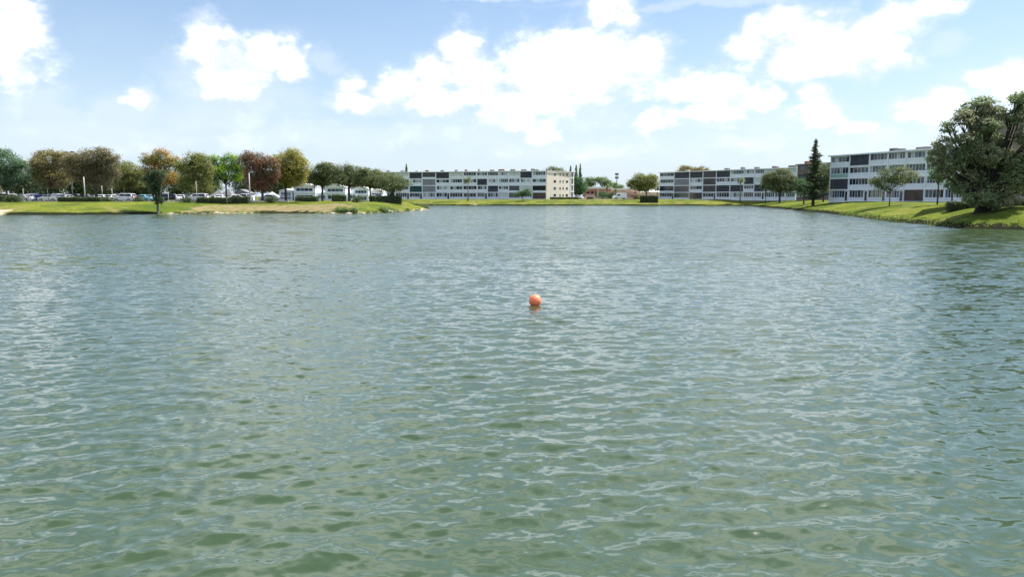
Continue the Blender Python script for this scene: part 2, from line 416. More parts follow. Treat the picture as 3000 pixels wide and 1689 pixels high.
# ------------------------------------------------------------------ water
RIP = (.50, .95); MIDW = (.8, 1.3); FAR_TILT = -.10
def water_material():
    m = bpy.data.materials.new('lake_water'); m.use_nodes = True; nt = m.node_tree; N = nt.nodes; L = nt.links
    p = N['Principled BSDF']; p.inputs['IOR'].default_value = 1.44; p.inputs['Roughness'].default_value = .13
    p.inputs['Coat Weight'].default_value = .30; p.inputs['Coat Roughness'].default_value = .02; p.inputs['Coat IOR'].default_value = 1.333
    p.inputs['Specular IOR Level'].default_value = .5
    geo = N.new('ShaderNodeNewGeometry')
    def noise(scale, det, sx=1., sy=1., rough=.55, dist=0., rot=0.):
        mp = N.new('ShaderNodeMapping'); mp.inputs['Scale'].default_value = (sx, sy, 1); mp.inputs['Rotation'].default_value = (0, 0, rot)
        L.new(geo.outputs['Position'], mp.inputs[0])
        n = N.new('ShaderNodeTexNoise'); n.inputs['Scale'].default_value = scale; n.inputs['Detail'].default_value = det
        n.inputs['Roughness'].default_value = rough; n.inputs['Distortion'].default_value = dist
        L.new(mp.outputs[0], n.inputs['Vector']); return n.outputs['Fac']
    # body colour: green turbid water, varying slightly in broad patches
    mx = N.new('ShaderNodeMix'); mx.data_type = 'RGBA'; L.new(noise(.06, 4, 1, 1.6), mx.inputs[0])
    mx.inputs[6].default_value = (.031, .058, .021, 1); mx.inputs[7].default_value = (.052, .080, .044, 1)
    L.new(mx.outputs[2], p.inputs['Base Color'])
    far = attr_node(N, 'far')
    def vnoise(scale, det, sx, sy, rot, kx, ky, rough=.55):
        mp = N.new('ShaderNodeMapping'); mp.inputs['Scale'].default_value = (sx, sy, 1); mp.inputs['Rotation'].default_value = (0, 0, rot)
        L.new(geo.outputs['Position'], mp.inputs[0])
        n = N.new('ShaderNodeTexNoise'); n.inputs['Scale'].default_value = scale; n.inputs['Detail'].default_value = det
        n.inputs['Roughness'].default_value = rough; n.inputs['Distortion'].default_value = .4
        L.new(mp.outputs[0], n.inputs['Vector'])
        v = N.new('ShaderNodeVectorMath'); v.operation = 'SUBTRACT'; L.new(n.outputs['Color'], v.inputs[0]); v.inputs[1].default_value = (.5, .5, .5)
        w = N.new('ShaderNodeVectorMath'); w.operation = 'MULTIPLY'; L.new(v.outputs[0], w.inputs[0]); w.inputs[1].default_value = (kx, ky, 0)
        return w.outputs[0]
    def vscale(v, f):
        w = N.new('ShaderNodeVectorMath'); w.operation = 'SCALE'; L.new(v, w.inputs[0]); L.new(f, w.inputs['Scale']); return w.outputs[0]
    def vadd(a_, b_):
        w = N.new('ShaderNodeVectorMath'); w.operation = 'ADD'; L.new(a_, w.inputs[0]); L.new(b_, w.inputs[1]); return w.outputs[0]
    gust = N.new('ShaderNodeMapRange'); L.new(noise(.045, 3, .5, 1.0), gust.inputs[0]); gust.inputs[1].default_value = .35; gust.inputs[2].default_value = .65
    gust.inputs[3].default_value = .6; gust.inputs[4].default_value = 1.3
    fine = vscale(vnoise(5.5, 5, .5, 1.0, .12, RIP[0], RIP[1], .62), gust.outputs[0])      # ripples of a few centimetres
    mid = vscale(vnoise(1.6, 4, .42, 1.0, .10, MIDW[0], MIDW[1], .6), far.outputs['Fac'])   # waves the mesh is too coarse to carry
    far_tilt = N.new('ShaderNodeCombineXYZ'); far_tilt.inputs[1].default_value = FAR_TILT        # fixed normal tilt added so distant water reflects higher sky, not the banks
    mid = vadd(mid, vscale(far_tilt.outputs[0], far.outputs['Fac']))
    tilt = vadd(vadd(fine, mid), geo.outputs['Normal'])
    nz = N.new('ShaderNodeVectorMath'); nz.operation = 'NORMALIZE'; L.new(tilt, nz.inputs[0])
    L.new(nz.outputs[0], p.inputs['Normal']); L.new(nz.outputs[0], p.inputs['Coat Normal'])
    return m

def build_water():
    # angular fan of rows, dense over the lake ahead and coarse elsewhere
    a1 = np.radians(np.linspace(-45, 45, 860)); a0 = np.radians(np.linspace(-180, -48, 34)); a2 = np.radians(np.linspace(48, 180, 34))
    az = np.concatenate([a0, a1, a2[:-1]])
    r = [1.2]
    while r[-1] < 330: r.append(r[-1]*(1 + (.06 if r[-1] < 5 else .0046 if r[-1] < 38 else .0085)))
    r = np.array(r)
    R, A = np.meshgrid(r, az, indexing='ij')
    x = R*np.sin(A); y = R*np.cos(A)
    sp = R*np.where(R < 5, .06, np.where(R < 38, .0046, .0085))
    z = np.zeros_like(x); ox = np.zeros_like(x); oy = np.zeros_like(x)
    wr = np.random.default_rng(5)
    base = math.radians(97)               # waves travel roughly away from / towards the viewer
    n = 150
    lams = .10*(.88/.10)**(wr.random(n)**1.0)
    fade_tot = 0
    for i, lam in enumerate(lams):
        th = base + wr.normal(0, .55) + (math.radians(14) if i % 3 == 0 else 0)
        k = 2*math.pi/lam; kx, ky = math.cos(th)*k, math.sin(th)*k
        amp = .0037*lam**.97*wr.uniform(.5, 1.5)
        fade = np.clip((lam/sp - 2.2)/2.0, 0, 1)
        ph = kx*x + ky*y + wr.uniform(0, 6.28)
        # slow modulation keeps crests short
        mod = .65 + .35*np.sin(x*math.cos(th+1.57)*k*.17 + y*math.sin(th+1.57)*k*.17 + wr.uniform(0, 6.28))
        z += amp*fade*mod*np.cos(ph); s = amp*fade*mod*np.sin(ph)*.8
        ox -= s*math.cos(th); oy -= s*math.sin(th)
    d = sdf(x.ravel(), y.ravel()).reshape(x.shape)
    calm = np.clip((-d)/4, 0.15, 1)
    z *= calm; x = x+ox*calm; y = y+oy*calm
    # land side is pushed under the ground so that only the lake shows
    z = np.where(d > 3.0, -1.0, z)
    ni, nj = x.shape; idx = np.arange(ni*nj).reshape(ni, nj)
    jn = (np.arange(nj)+1) % nj
    f = np.stack([idx[:-1], idx[1:], idx[1:][:, jn], idx[:-1][:, jn]], -1)
    keep = (d[:-1] < 5) | (d[1:] < 5)
    f = f[keep].reshape(-1, 4)
    far = sstep((sp-.04)/.22)
    o = mesh_np('lake_water', np.stack([x, y, z], -1).reshape(-1, 3), f, 4, [water_material()], smooth=True,
                attr=[('far', 'POINT', 'FLOAT', far.ravel())])
    # normals must face up
    if o.data.polygons[0].normal.z < 0: o.data.flip_normals()
    o['kind'] = 'structure'
build_water()

# ------------------------------------------------------------------ vegetation
def leaves_mesh(cent, nrm_, size, asp=.6):
    """one rhombus per leaf; cent Nx3, nrm Nx3, size N"""
    n = len(cent)
    r = rng.normal(size=(n, 3)); u = np.cross(nrm_, r); u /= np.linalg.norm(u, axis=1)[:, None]+1e-9
    v = np.cross(nrm_, u); v /= np.linalg.norm(v, axis=1)[:, None]+1e-9
    s = size[:, None]
    P = np.stack([cent - u*s*.5, cent - v*s*.5*asp + nrm_*s*.08, cent + u*s*.5, cent + v*s*.5*asp + nrm_*s*.08], 1).reshape(-1, 3)
    return P, np.arange(n*4).reshape(-1, 4)

def crown(parent, lobes, material, nclump, per, leaf, spread, name='crown', hollow=.55, seed=None):
    """lobes: (x,y,z,rx,ry,rz) local; leaves gathered in clumps through the outer volume of each lobe"""
    L_ = np.array(lobes, float); vol = (L_[:, 3]*L_[:, 4]*L_[:, 5])**.72; pr = vol/vol.sum()
    w = rng.choice(len(L_), nclump, p=pr)
    dr = rng.normal(size=(nclump, 3)); dr /= np.linalg.norm(dr, axis=1)[:, None]
    rad = (hollow**3 + (1-hollow**3)*rng.random(nclump))**(1/3)
    rad *= 1 + .07*rng.normal(size=nclump).clip(-1.2, 1.6)*(rng.random(nclump) < .35)
    c = L_[w, :3] + dr*L_[w, 3:]*rad[:, None]
    ctint = rng.random(nclump)
    cs = rng.uniform(.6, 1.35, nclump)
    idx = np.repeat(np.arange(nclump), per); n = len(idx)
    off = rng.normal(size=(n, 3))*spread*cs[idx][:, None]; off[:, 2] *= .6
    pos = c[idx] + off
    nn = dr[idx]*.5 + rng.normal(size=(n, 3))*.6 + np.array([0, 0, .55]); nn /= np.linalg.norm(nn, axis=1)[:, None]
    P, f = leaves_mesh(pos, nn, leaf*rng.uniform(.6, 1.3, n))
    t = np.clip(.65*ctint[idx] + .35*rng.random(n), 0, 1)
    return mesh_np(name, P, f, 4, [material], parent, attr=[('tint', 'FACE', 'FLOAT', t)])

def trunk(parent, pts, r0, r1, limbs, m=bark, name='trunk'):
    mb = MB(); n = len(pts)
    mb.tube([(pts[0][0], pts[0][1], pts[0][2]-.3)] + list(pts), [r0*1.35] + [r0 + (r1-r0)*i/(n-1) for i in range(n)], 9)
    for (a, b, r) in limbs:
        a, b = Vector(a), Vector(b); mid = (a+b)/2 + Vector((rnd.uniform(-.2, .2), rnd.uniform(-.2, .2), -.15*(b-a).length*.5))
        mb.tube([a, mid, b], [r, r*.7, r*.3], 6)
    return mb.build(name, m, parent, smooth=True)

def tree(name, label, px, Y, base_py, lobes_px, material, leaf=.29, dens=1.0, group=None, cat='tree', tr=.22, barkm=bark, lean=0.0, depthk=.85, hollow=.5, zb=None, spread=.42, twigs=0):
    """lobes_px: (px, py, rx, ry) ellipses as sizes in the photograph, turned into metres at distance Y"""
    x0 = X_at(px, Y); z0 = H(x0, Y) if zb is None else zb
    if base_py: pass
    k = Y/F
    o = empty(name, (x0, Y, z0), label=label, cat=cat, group=group)
    lobes = []
    for (lx, ly, rx, ry) in lobes_px:
        cx = X_at(lx, Y) - x0; cz = Z_at(ly, Y) - z0
        lobes.append((cx, rnd.uniform(-.25, .25)*rx*k, cz, rx*k*1.07, rx*k*depthk, ry*k*1.05))
    if len(lobes) > 1 and cat == 'tree':
        sub = []
        for l in lobes:
            for q in range(4):
                th = rnd.uniform(-.3, 3.44); kk = rnd.uniform(.28, .5)
                sub.append((l[0]+math.cos(th)*l[3]*.78, l[1]+rnd.uniform(-.4, .4)*l[4], l[2]+math.sin(th)*l[5]*.78, l[3]*kk, l[4]*kk, l[5]*kk))
        lobes = [(l[0], l[1], l[2], l[3]*.88, l[4]*.9, l[5]*.88) for l in lobes] + sub
    area = sum(l[3]*l[5] for l in lobes)*(.72 if cat == 'tree' else 1)
    ncl = int(max(40, 24*area*dens*(.36/leaf)**1.5)); per = 16
    crown(o, lobes, material, ncl, per, leaf, spread*leaf/.36*1.15, hollow=hollow)
    zt = min(l[2]-l[5]*.3 for l in lobes[:len(lobes_px)]); cz = sum(l[2] for l in lobes)/len(lobes)
    cx = sum(l[0] for l in lobes)/len(lobes)
    zsplit = max(.8, zt*.9)
    pts = [(0, 0, 0), (lean*.4*zsplit, 0, zsplit*.5), (lean*zsplit, .05, zsplit), (cx*.6, 0, (zsplit+cz)/2 + .3)]
    limbs = []
    for l in lobes[:8]:
        for q in range(2):
            b = (l[0]+rnd.uniform(-.5, .5)*l[3], l[1]+rnd.uniform(-.5, .5)*l[4], l[2]+rnd.uniform(-.1, .75)*l[5])
            limbs.append(((lean*zsplit, .05, zsplit*rnd.uniform(.75, 1.0)), b, tr*.5))
    for q in range(twigs):
        l = rnd.choice(lobes); th = rnd.uniform(.2, 2.9); 
        e = (l[0]+math.cos(th)*l[3]*1.05, l[1], l[2]+math.sin(th)*l[5]*1.08)
        limbs.append(((l[0], l[1], l[2]), e, .05))
    trunk(o, pts, tr, tr*.5, limbs, barkm)
    return o

lf_dkgreen = leaf_mat('dark_green_leaves', (.022, .050, .022), (.055, .095, .038))
lf_blue = leaf_mat('bluish_green_leaves', (.032, .062, .036), (.072, .115, .062))
lf_olive = leaf_mat('olive_leaves', (.060, .075, .022), (.125, .130, .038))
lf_olivey = leaf_mat('yellow_olive_leaves', (.085, .090, .024), (.185, .165, .040))
lf_brown = leaf_mat('olive_brown_leaves', (.070, .060, .030), (.125, .100, .045), (.115, .105, .035))
lf_orange = leaf_mat('orange_brown_leaves', (.16, .095, .028), (.24, .15, .045), (.10, .11, .03))
lf_greybr = leaf_mat('grey_brown_leaves', (.062, .058, .034), (.120, .105, .058), (.095, .085, .045))
lf_red = leaf_mat('russet_leaves', (.090, .048, .032), (.155, .078, .050), (.075, .066, .038))
lf_bright = leaf_mat('bright_green_leaves', (.075, .135, .010), (.185, .260, .016), (.040, .085, .022))
lf_mid = leaf_mat('mid_green_leaves', (.040, .070, .022), (.085, .120, .036))
lf_mid2 = leaf_mat('grey_green_leaves', (.036, .052, .026), (.080, .100, .048))  # greyer green for the trees behind the lot
lf_oak = leaf_mat('dusty_green_leaves', (.042, .056, .026), (.090, .105, .045))
lf_big = leaf_mat('glossy_green_leaves', (.048, .078, .036), (.140, .170, .082), (.115, .120, .068))
lf_hedge = leaf_mat('hedge_leaves', (.020, .032, .014), (.045, .062, .026))
lf_pink = leaf_mat('dusty_pink_leaves', (.15, .085, .075), (.22, .15, .12), (.10, .10, .05))
lf_palm = leaf_mat('palm_leaves', (.045, .065, .025), (.10, .12, .05))
lf_shore = leaf_mat('deep_green_leaves', (.016, .030, .014), (.034, .055, .026))
grass_m = leaf_mat('grass_blades', (.060, .090, .018), (.13, .16, .035))

G1 = 'row of trees along the parking lot bank'
T = tree
T('feathery_tree', 'dark green feathery tree at the far left edge, its crown cut by the picture edge', 22, 168, 590, [(20,478,58,34),(-30,500,50,50),(60,505,30,30),(0,520,60,40)], lf_blue, group=G1, dens=1.1)
T('broadleaf_tree', 'olive brown tree left of the triple floodlight, second from the left edge', 150, 172, 590, [(150,470,55,34),(120,500,32,32),(190,490,40,38),(160,520,55,36)], lf_brown, group=G1)
T('broadleaf_tree', 'wide grey brown tree just right of the triple floodlight, behind two pale poles', 283, 163, 590, [(250,472,46,32),(290,465,50,30),(322,487,34,32),(270,510,52,32),(235,498,36,34),(300,520,40,36)], lf_greybr, group=G1, tr=.34)
T('broadleaf_tree', 'low rounded olive green tree between the wide grey brown tree and the orange one', 380, 184, 590, [(378,502,40,26),(365,525,40,28),(395,530,32,26)], lf_olive, group=G1)
T('broadleaf_tree', 'orange brown tree standing behind the small dark shoreline tree', 474, 174, 590, [(480,468,44,28),(500,492,36,28),(448,488,30,34),(475,520,45,32)], lf_orange, group=G1, dens=.85, twigs=6)
T('broadleaf_tree', 'tall oval olive grey tree just left of the bright green tree', 572, 165, 590, [(570,482,42,30),(590,480,30,26),(572,515,50,36),(568,545,46,24)], lf_olive, group=G1, dens=1.1)
T('broadleaf_tree', 'bright green tree with a thin trunk, the most vivid of the row', 664, 176, 590, [(645,482,26,26),(682,480,36,26),(665,505,48,24),(640,518,24,18),(700,508,22,28)], lf_bright, group=G1, dens=.9)
T('broadleaf_tree', 'russet red tree leaning against the yellow olive one', 770, 161, 590, [(760,478,42,30),(745,500,28,36),(785,500,36,38),(770,535,40,28)], lf_red, group=G1, tr=.3, dens=1.1)
T('broadleaf_tree', 'tall rounded yellow olive tree right of the russet one', 838, 165, 590, [(850,472,48,30),(872,500,38,34),(840,505,46,38),(860,525,40,26)], lf_olivey, group=G1, tr=.28, dens=1.15)
G2 = 'low dark trees on the point of land'
T('oak_tree', 'dark spreading tree on the point, first right of the yellow olive tree', 945, 172, 590, [(935,505,34,22),(965,505,38,24),(925,528,30,20),(950,528,34,20)], lf_oak, group=G2, tr=.28)
T('oak_tree', 'dark spreading tree with the thickest trunk in front of the white villas', 1023, 170, 590, [(1010,508,36,22),(1045,505,32,22),(1020,528,44,20),(1060,522,28,20)], lf_oak, group=G2, tr=.34)
T('oak_tree', 'dark low tree between the thick trunked tree and the box hedge on the point', 1085, 178, 590, [(1080,515,34,18),(1108,522,28,20),(1085,535,34,16)], lf_oak, group=G2)
T('oak_tree', 'last dark low tree of the point, its crown over the box hedge', 1150, 172, 592, [(1135,530,34,18),(1170,540,28,16),(1145,550,44,14)], lf_oak, group=G2, tr=.16)
# tree standing at the water
T('shoreline_tree', 'small dark green tree standing alone at the water on the left bank', 461, 134.5, 620, [(434,524,11,7),(449,510,11,9),(470,507,13,9),(481,520,9,8),(456,528,16,10),(459,545,14,12),(462,565,12,13),(463,588,11,11)], lf_shore, leaf=.26, dens=1.9, tr=.24, barkm=barkg)
G3 = 'trees behind the parking lot'
bk = [(60,225,(60,545,50,26),lf_oak,'yellowish shaded tree behind the lot beside the left edge wall'),(150,222,(145,548,50,30),lf_dkgreen,'dark tree behind the lot under the olive brown crown'),
      (230,226,(225,545,44,34),lf_dkgreen,'dark tree behind the lot between the two pale poles'),(300,220,(305,545,50,34),lf_oak,'dusty green tree behind the lot under the wide grey brown crown'),
      (385,224,(385,552,50,26),lf_dkgreen,'dark tree behind the lot under the low olive crown'),(440,222,(430,548,44,30),lf_oak,'dusty green tree behind the lot left of the shoreline tree'),
      (520,220,(515,545,50,30),lf_dkgreen,'dark tree behind the lot right of the shoreline tree'),(600,225,(600,548,40,26),lf_oak,'dusty tree behind the lot beside the grey kiosk roofs'),
      (720,230,(712,548,40,22),lf_dkgreen,'dark tree behind the tall pale pole'),(810,226,(800,545,44,26),lf_dkgreen,'dark tree behind the russet and yellow olive pair'),
      (905,240,(900,540,44,20),lf_dkgreen,'dark tree behind the first white villa'),(1010,242,(1005,532,60,18),lf_dkgreen,'dark tree behind the middle white villas'),(1110,246,(1110,540,50,20),lf_dkgreen,'dark tree behind the last white villa')]
for px, Y, lb, m_, lab in bk:
    lb = (lb[0], lb[1]-7, lb[2]*1.08, lb[3]+8); m_ = lf_mid2 if m_ is lf_dkgreen else m_
    T('background_tree', lab, px, Y, 0, [lb, (lb[0]+18, lb[1]+8, lb[2]*.7, lb[3]*.9)], m_, leaf=.5, group=G3, dens=1.1)

def conifer(name, label, px, Y, top_py, hw_px, material, base_z=None, group=None, leaf=.34, low=.12, ragged=.3, dens=1.0):
    x0 = X_at(px, Y); z0 = H(x0, Y) if base_z is None else base_z
    ht = Z_at(top_py, Y) - z0; R = hw_px*Y/F
    o = empty(name, (x0, Y, z0), label=label, cat='conifer', group=group)
    mb = MB(); mb.tube([(0, 0, -.3), (0, 0, ht*.5), (0, 0, ht*.98)], [.035*ht*.7, .012*ht, .03], 8)
    pos = []; nw = int(ht*2.2*dens)
    for i in range(nw):
        t = low + (1-low)*i/nw; rr = R*(1-t)**.72*(.75+.25*math.sin(min(1, (t-low)*5+.35)*1.57))
        for q in range(7):
            a = rnd.uniform(0, 6.28); ln = rr*rnd.uniform(1-ragged*1.6, 1+ragged*.7)
            zz = ht*t; up = rnd.uniform(.05, .35)
            e = Vector((math.cos(a)*ln, math.sin(a)*ln, zz+up*ln))
            mb.tube([(0, 0, zz), e], [.05, .015], 4, cap=False)
            m = max(5, int(ln*22*dens))
            for s in range(m):
                f_ = rnd.uniform(.12, 1.05); pos.append((e.x*f_+rnd.gauss(0, .13), e.y*f_+rnd.gauss(0, .13), zz+(e.z-zz)*f_+rnd.gauss(0, .10)))
    for s in range(14): pos.append((rnd.gauss(0, .08), rnd.gauss(0, .08), ht*rnd.uniform(.95, 1.02)))
    pos = np.array(pos); n = len(pos)
    nn = rng.normal(size=(n, 3)); nn[:, 2] += .5; nn /= np.linalg.norm(nn, axis=1)[:, None]
    P, f = leaves_mesh(pos, nn, leaf*rng.uniform(.6, 1.2, n), .45)
    mesh_np('crown', P, f, 4, [material], o, attr=[('tint', 'FACE', 'FLOAT', rng.random(n))])
    mb.build('trunk', bark, o, smooth=True)
    return o

def palm(name, label, px, Y, crown_py, r_px, group=None, fr=22, cat='palm', lean=.02):
    x0 = X_at(px, Y); z0 = H(x0, Y); ht = Z_at(crown_py, Y)-z0; R = r_px*Y/F
    o = empty(name, (x0, Y, z0), label=label, cat=cat, group=group)
    mb = MB(); mb.tube([(0, 0, -.3), (lean*ht*.3, 0, ht*.4), (lean*ht, 0, ht)], [.24, .17, .15], 9); mb.build('trunk', barkg, o, smooth=True)
    vs = []; fs = []
    for i in range(fr):
        a = rnd.uniform(0, 6.28); el = rnd.uniform(-.7, 1.2); L_ = R*rnd.uniform(.85, 1.15)
        d = Vector((math.cos(a), math.sin(a), 0)); side = Vector((-d.y, d.x, 0)); p = Vector((lean*ht, 0, ht)); prev = None
        ns = 9
        for s in range(ns):
            t = s/(ns-1); e = el - 1.7*t*t
            q = p + (d*math.cos(e)+Vector((0, 0, math.sin(e))))*(L_/(ns-1)); w = .34*R*math.sin(math.pi*min(1, t*.9+.12))**.7*.6
            if prev is not None:
                for sg in (1, -1):
                    b = len(vs); tip = (p+q)/2 + side*sg*w + Vector((0, 0, -w*.55)) + d*.12
                    vs += [p, q, tip]; fs.append((b, b+1, b+2))
            prev = p; p = q
    mesh_np('crown', np.array([tuple(v) for v in vs]), np.array(fs), 3, [lf_palm], o, attr=[('tint', 'FACE', 'FLOAT', rng.random(len(fs)))])
    return o

# right bank
conifer('tall_conifer', 'tall dark conifer with a ragged tip left of the nearest white apartment block', 2382, 172, 408, 38, lf_hedge, leaf=.40, low=.10, ragged=.52, dens=1.2)
T('leafy_tree', 'dark bushy tree squeezed between the tall conifer and the nearest apartment block', 2412, 184, 0, [(2408,510,22,34),(2400,545,26,28)], lf_oak)
T('leafy_tree', 'dark shrubby tree at the left foot of the tall conifer', 2355, 186, 0, [(2352,545,22,24),(2340,560,14,14)], lf_dkgreen)
T('leafy_tree', 'large round dusty green tree before the right hand end of the middle apartment block', 2284, 232, 0, [(2285,522,42,24),(2260,535,28,24),(2310,540,30,24),(2285,550,44,16)], lf_oak, dens=1.3, tr=.35)
T('leafy_tree', 'slim small tree left of the large round dusty green tree', 2243, 236, 0, [(2243,545,13,16),(2238,535,10,10)], lf_oak, tr=.12)
T('ornamental_tree', 'small thin crowned tree on the lawn in front of the nearest apartment block', 2606, 124, 603, [(2590,533,36,15),(2625,530,38,17),(2650,518,34,14),(2605,508,34,14),(2640,500,26,9),(2580,548,20,8)], lf_oak, leaf=.26, dens=.8, tr=.11, barkm=barkg)
palm('slender_palm', 'thin trunked palm in front of the middle of the central apartment block', 1371, 268, 525, 17)
palm('slender_palm', 'thin trunked palm in front of the middle right apartment block', 2168, 262, 527, 15)
T('leaning_tree', 'small dark leaning tree on the far lawn before the central apartment block', 1533, 266, 585, [(1540,565,16,8),(1528,568,12,7),(1515,572,8,5)], lf_dkgreen, leaf=.36, dens=1.4, tr=.16, lean=-.25)
conifer('slim_conifer', 'small pointed conifer showing above the left part of the central apartment roof', 1192, 335, 480, 13, lf_dkgreen, dens=1.3)
conifer('slim_conifer', 'pointed conifer directly behind the cream end wall', 1671, 330, 485, 13, lf_dkgreen, dens=1.3)
conifer('slim_conifer', 'left one of the twin bluish conifers right of the cream end wall', 1687, 325, 482, 11, lf_blue, dens=1.5, group='twin bluish conifers')
conifer('slim_conifer', 'right one of the twin bluish conifers right of the cream end wall', 1699, 326, 480, 11, lf_blue, dens=1.5, group='twin bluish conifers')
T('leafy_tree', 'dark tree right beside the cream end wall of the central block', 1696, 308, 0, [(1690,540,18,24),(1704,553,14,16),(1690,560,18,12)], lf_dkgreen, leaf=.5)
T('leafy_tree', 'pale domed treetop rising behind the roof near the cream end wall', 1625, 345, 0, [(1625,503,28,12),(1600,510,20,8)], lf_oak, leaf=.5)
T('leafy_tree', 'brown olive treetops behind the roof of the middle right apartment block', 2015, 350, 0, [(2005,500,28,12),(2050,502,24,12),(2030,508,36,12)], lf_brown, leaf=.5)
G4 = 'trees behind the pink building'
T('leafy_tree', 'round green treetop behind the left half of the pink building', 1732, 372, 0, [(1732,532,18,10),(1722,540,16,9)], lf_mid, leaf=.5, group=G4)
T('leafy_tree', 'taller green treetop behind the right half of the pink building', 1768, 372, 0, [(1765,530,20,11),(1782,540,14,9)], lf_mid, leaf=.5, group=G4)
T('leafy_tree', 'low green treetop behind the comm mast', 1800, 385, 0, [(1796,545,14,8),(1812,549,14,6)], lf_mid, leaf=.5, group=G4)
palm('slender_palm', 'palm standing in front of the pink building', 1778, 318, 545, 12)
palm('slender_palm', 'short palm between the pink building and the white van', 1802, 300, 556, 12)
T('leafy_tree', 'big round olive tree left of the middle right apartment block behind the dark box hedge', 1893, 286, 0, [(1875,532,30,18),(1900,535,26,20),(1860,545,20,14),(1890,550,26,14)], lf_olive, leaf=.42, dens=1.4, tr=.3)
T('leafy_tree', 'narrow tree filling the gap beside the left wall of the middle right block', 1925, 330, 0, [(1925,545,12,14)], lf_oak, leaf=.45)
T('flowering_shrub', 'dusty pink flowering shrub right of the white van', 1858, 277, 0, [(1852,568,16,9),(1868,575,12,8)], lf_pink, leaf=.4, cat='shrub', dens=1.3)
T('leafy_shrub', 'dark bush in front of the pink building entrance', 1765, 300, 0, [(1765,570,12,9),(1790,572,10,8)], lf_dkgreen, leaf=.4, cat='shrub')

# the big tree on the right bank
def big_tree():
    Y = 80.; lob = [(2748,425,30,26),(2730,462,24,26),(2772,480,36,32),(2755,510,26,20),(2792,345,28,26),(2775,372,22,20),(2835,318,34,24),(2868,300,30,20),(2890,330,38,24),(2955,290,34,18),(2985,315,34,22),(2945,345,34,24),
        (2860,372,44,26),(2812,410,40,30),(2905,415,54,36),(2855,455,46,34),(2800,455,30,26),(2975,400,44,40),(2930,470,50,44),(2845,515,46,34),(2810,548,22,20),(2955,520,52,44),(2885,545,56,34),(2855,580,44,24),(2925,580,50,26),(2885,570,50,26),(2832,585,30,18),(2900,594,40,20),(2945,592,34,18),(3030,350,46,50),(3030,470,60,70),(3010,540,40,36)]
    x0 = X_at(2884, Y); z0 = H(x0, Y); k = Y/F
    o = empty('spreading_tree', (x0, Y, z0), label='largest tree, wide dark glossy crown over the right bank beside the picture edge', cat='tree')
    lobes = []
    for i, (lx, ly, rx, ry) in enumerate(lob):
        dy = rnd.uniform(-1.8, 1.8) if i > 11 else rnd.uniform(-.8, .8)
        lobes.append((X_at(lx, Y)-x0, dy, Z_at(ly, Y)-z0, rx*k*.87, rx*k*.98, ry*k*.86))
    crown(o, lobes, lf_big, 2600, 22, .26, .21, hollow=.66)
    zf = 2.0; mb = MB()
    for (sx, sr) in ((-.45, .42), (.05, .5), (.5, .4), (.2, .36)):
        mb.tube([(sx*1.3, rnd.uniform(-.2, .2), -.5), (sx, 0, .5), (sx*1.5, rnd.uniform(-.3, .3), zf), (sx*3, rnd.uniform(-.6, .6), zf+2.4)], [sr*1.4, sr, sr*.8, sr*.5], 10)
    for l in lobes:
        for q in range(2):
            a = Vector((rnd.uniform(-.8, .8), 0, zf*rnd.uniform(.7, 1.6)))
            b = Vector((l[0]+rnd.uniform(-.6, .6)*l[3], l[1], l[2]+rnd.uniform(-.3, .8)*l[5]))
            mid = a*.45+b*.55; mid.z -= rnd.uniform(0, .8); mid.x += rnd.uniform(-.3, .3)
            mb.tube([a, mid, b], [.17, .11, .04], 6)
            for w in range(3):
                c = b + Vector((rnd.gauss(0, 1), rnd.gauss(0, 1), rnd.gauss(.3, .6)))*l[3]*.5
                mb.tube([mid*.4+b*.6, c], [.06, .02], 5)
    mb.build('trunk', mat('dark_bark', (.035, .030, .026), .95, .3, 4, .8, 12), o, smooth=True)  # one darker bark tone for the whole trunk and limbs
big_tree()
T('young_tree', 'slim young tree under the left edge of the largest tree, nearer the apartment corner', 2788, 108, 0, [(2795,530,18,14),(2782,545,16,12),(2805,545,12,10)], lf_dkgreen, leaf=.28, tr=.12)
T('young_tree', 'slim dark stemmed tree with its crown merging into the left edge of the largest tree', 2746, 112, 0, [(2745,505,22,14),(2730,515,14,10)], lf_dkgreen, leaf=.28, tr=.13)

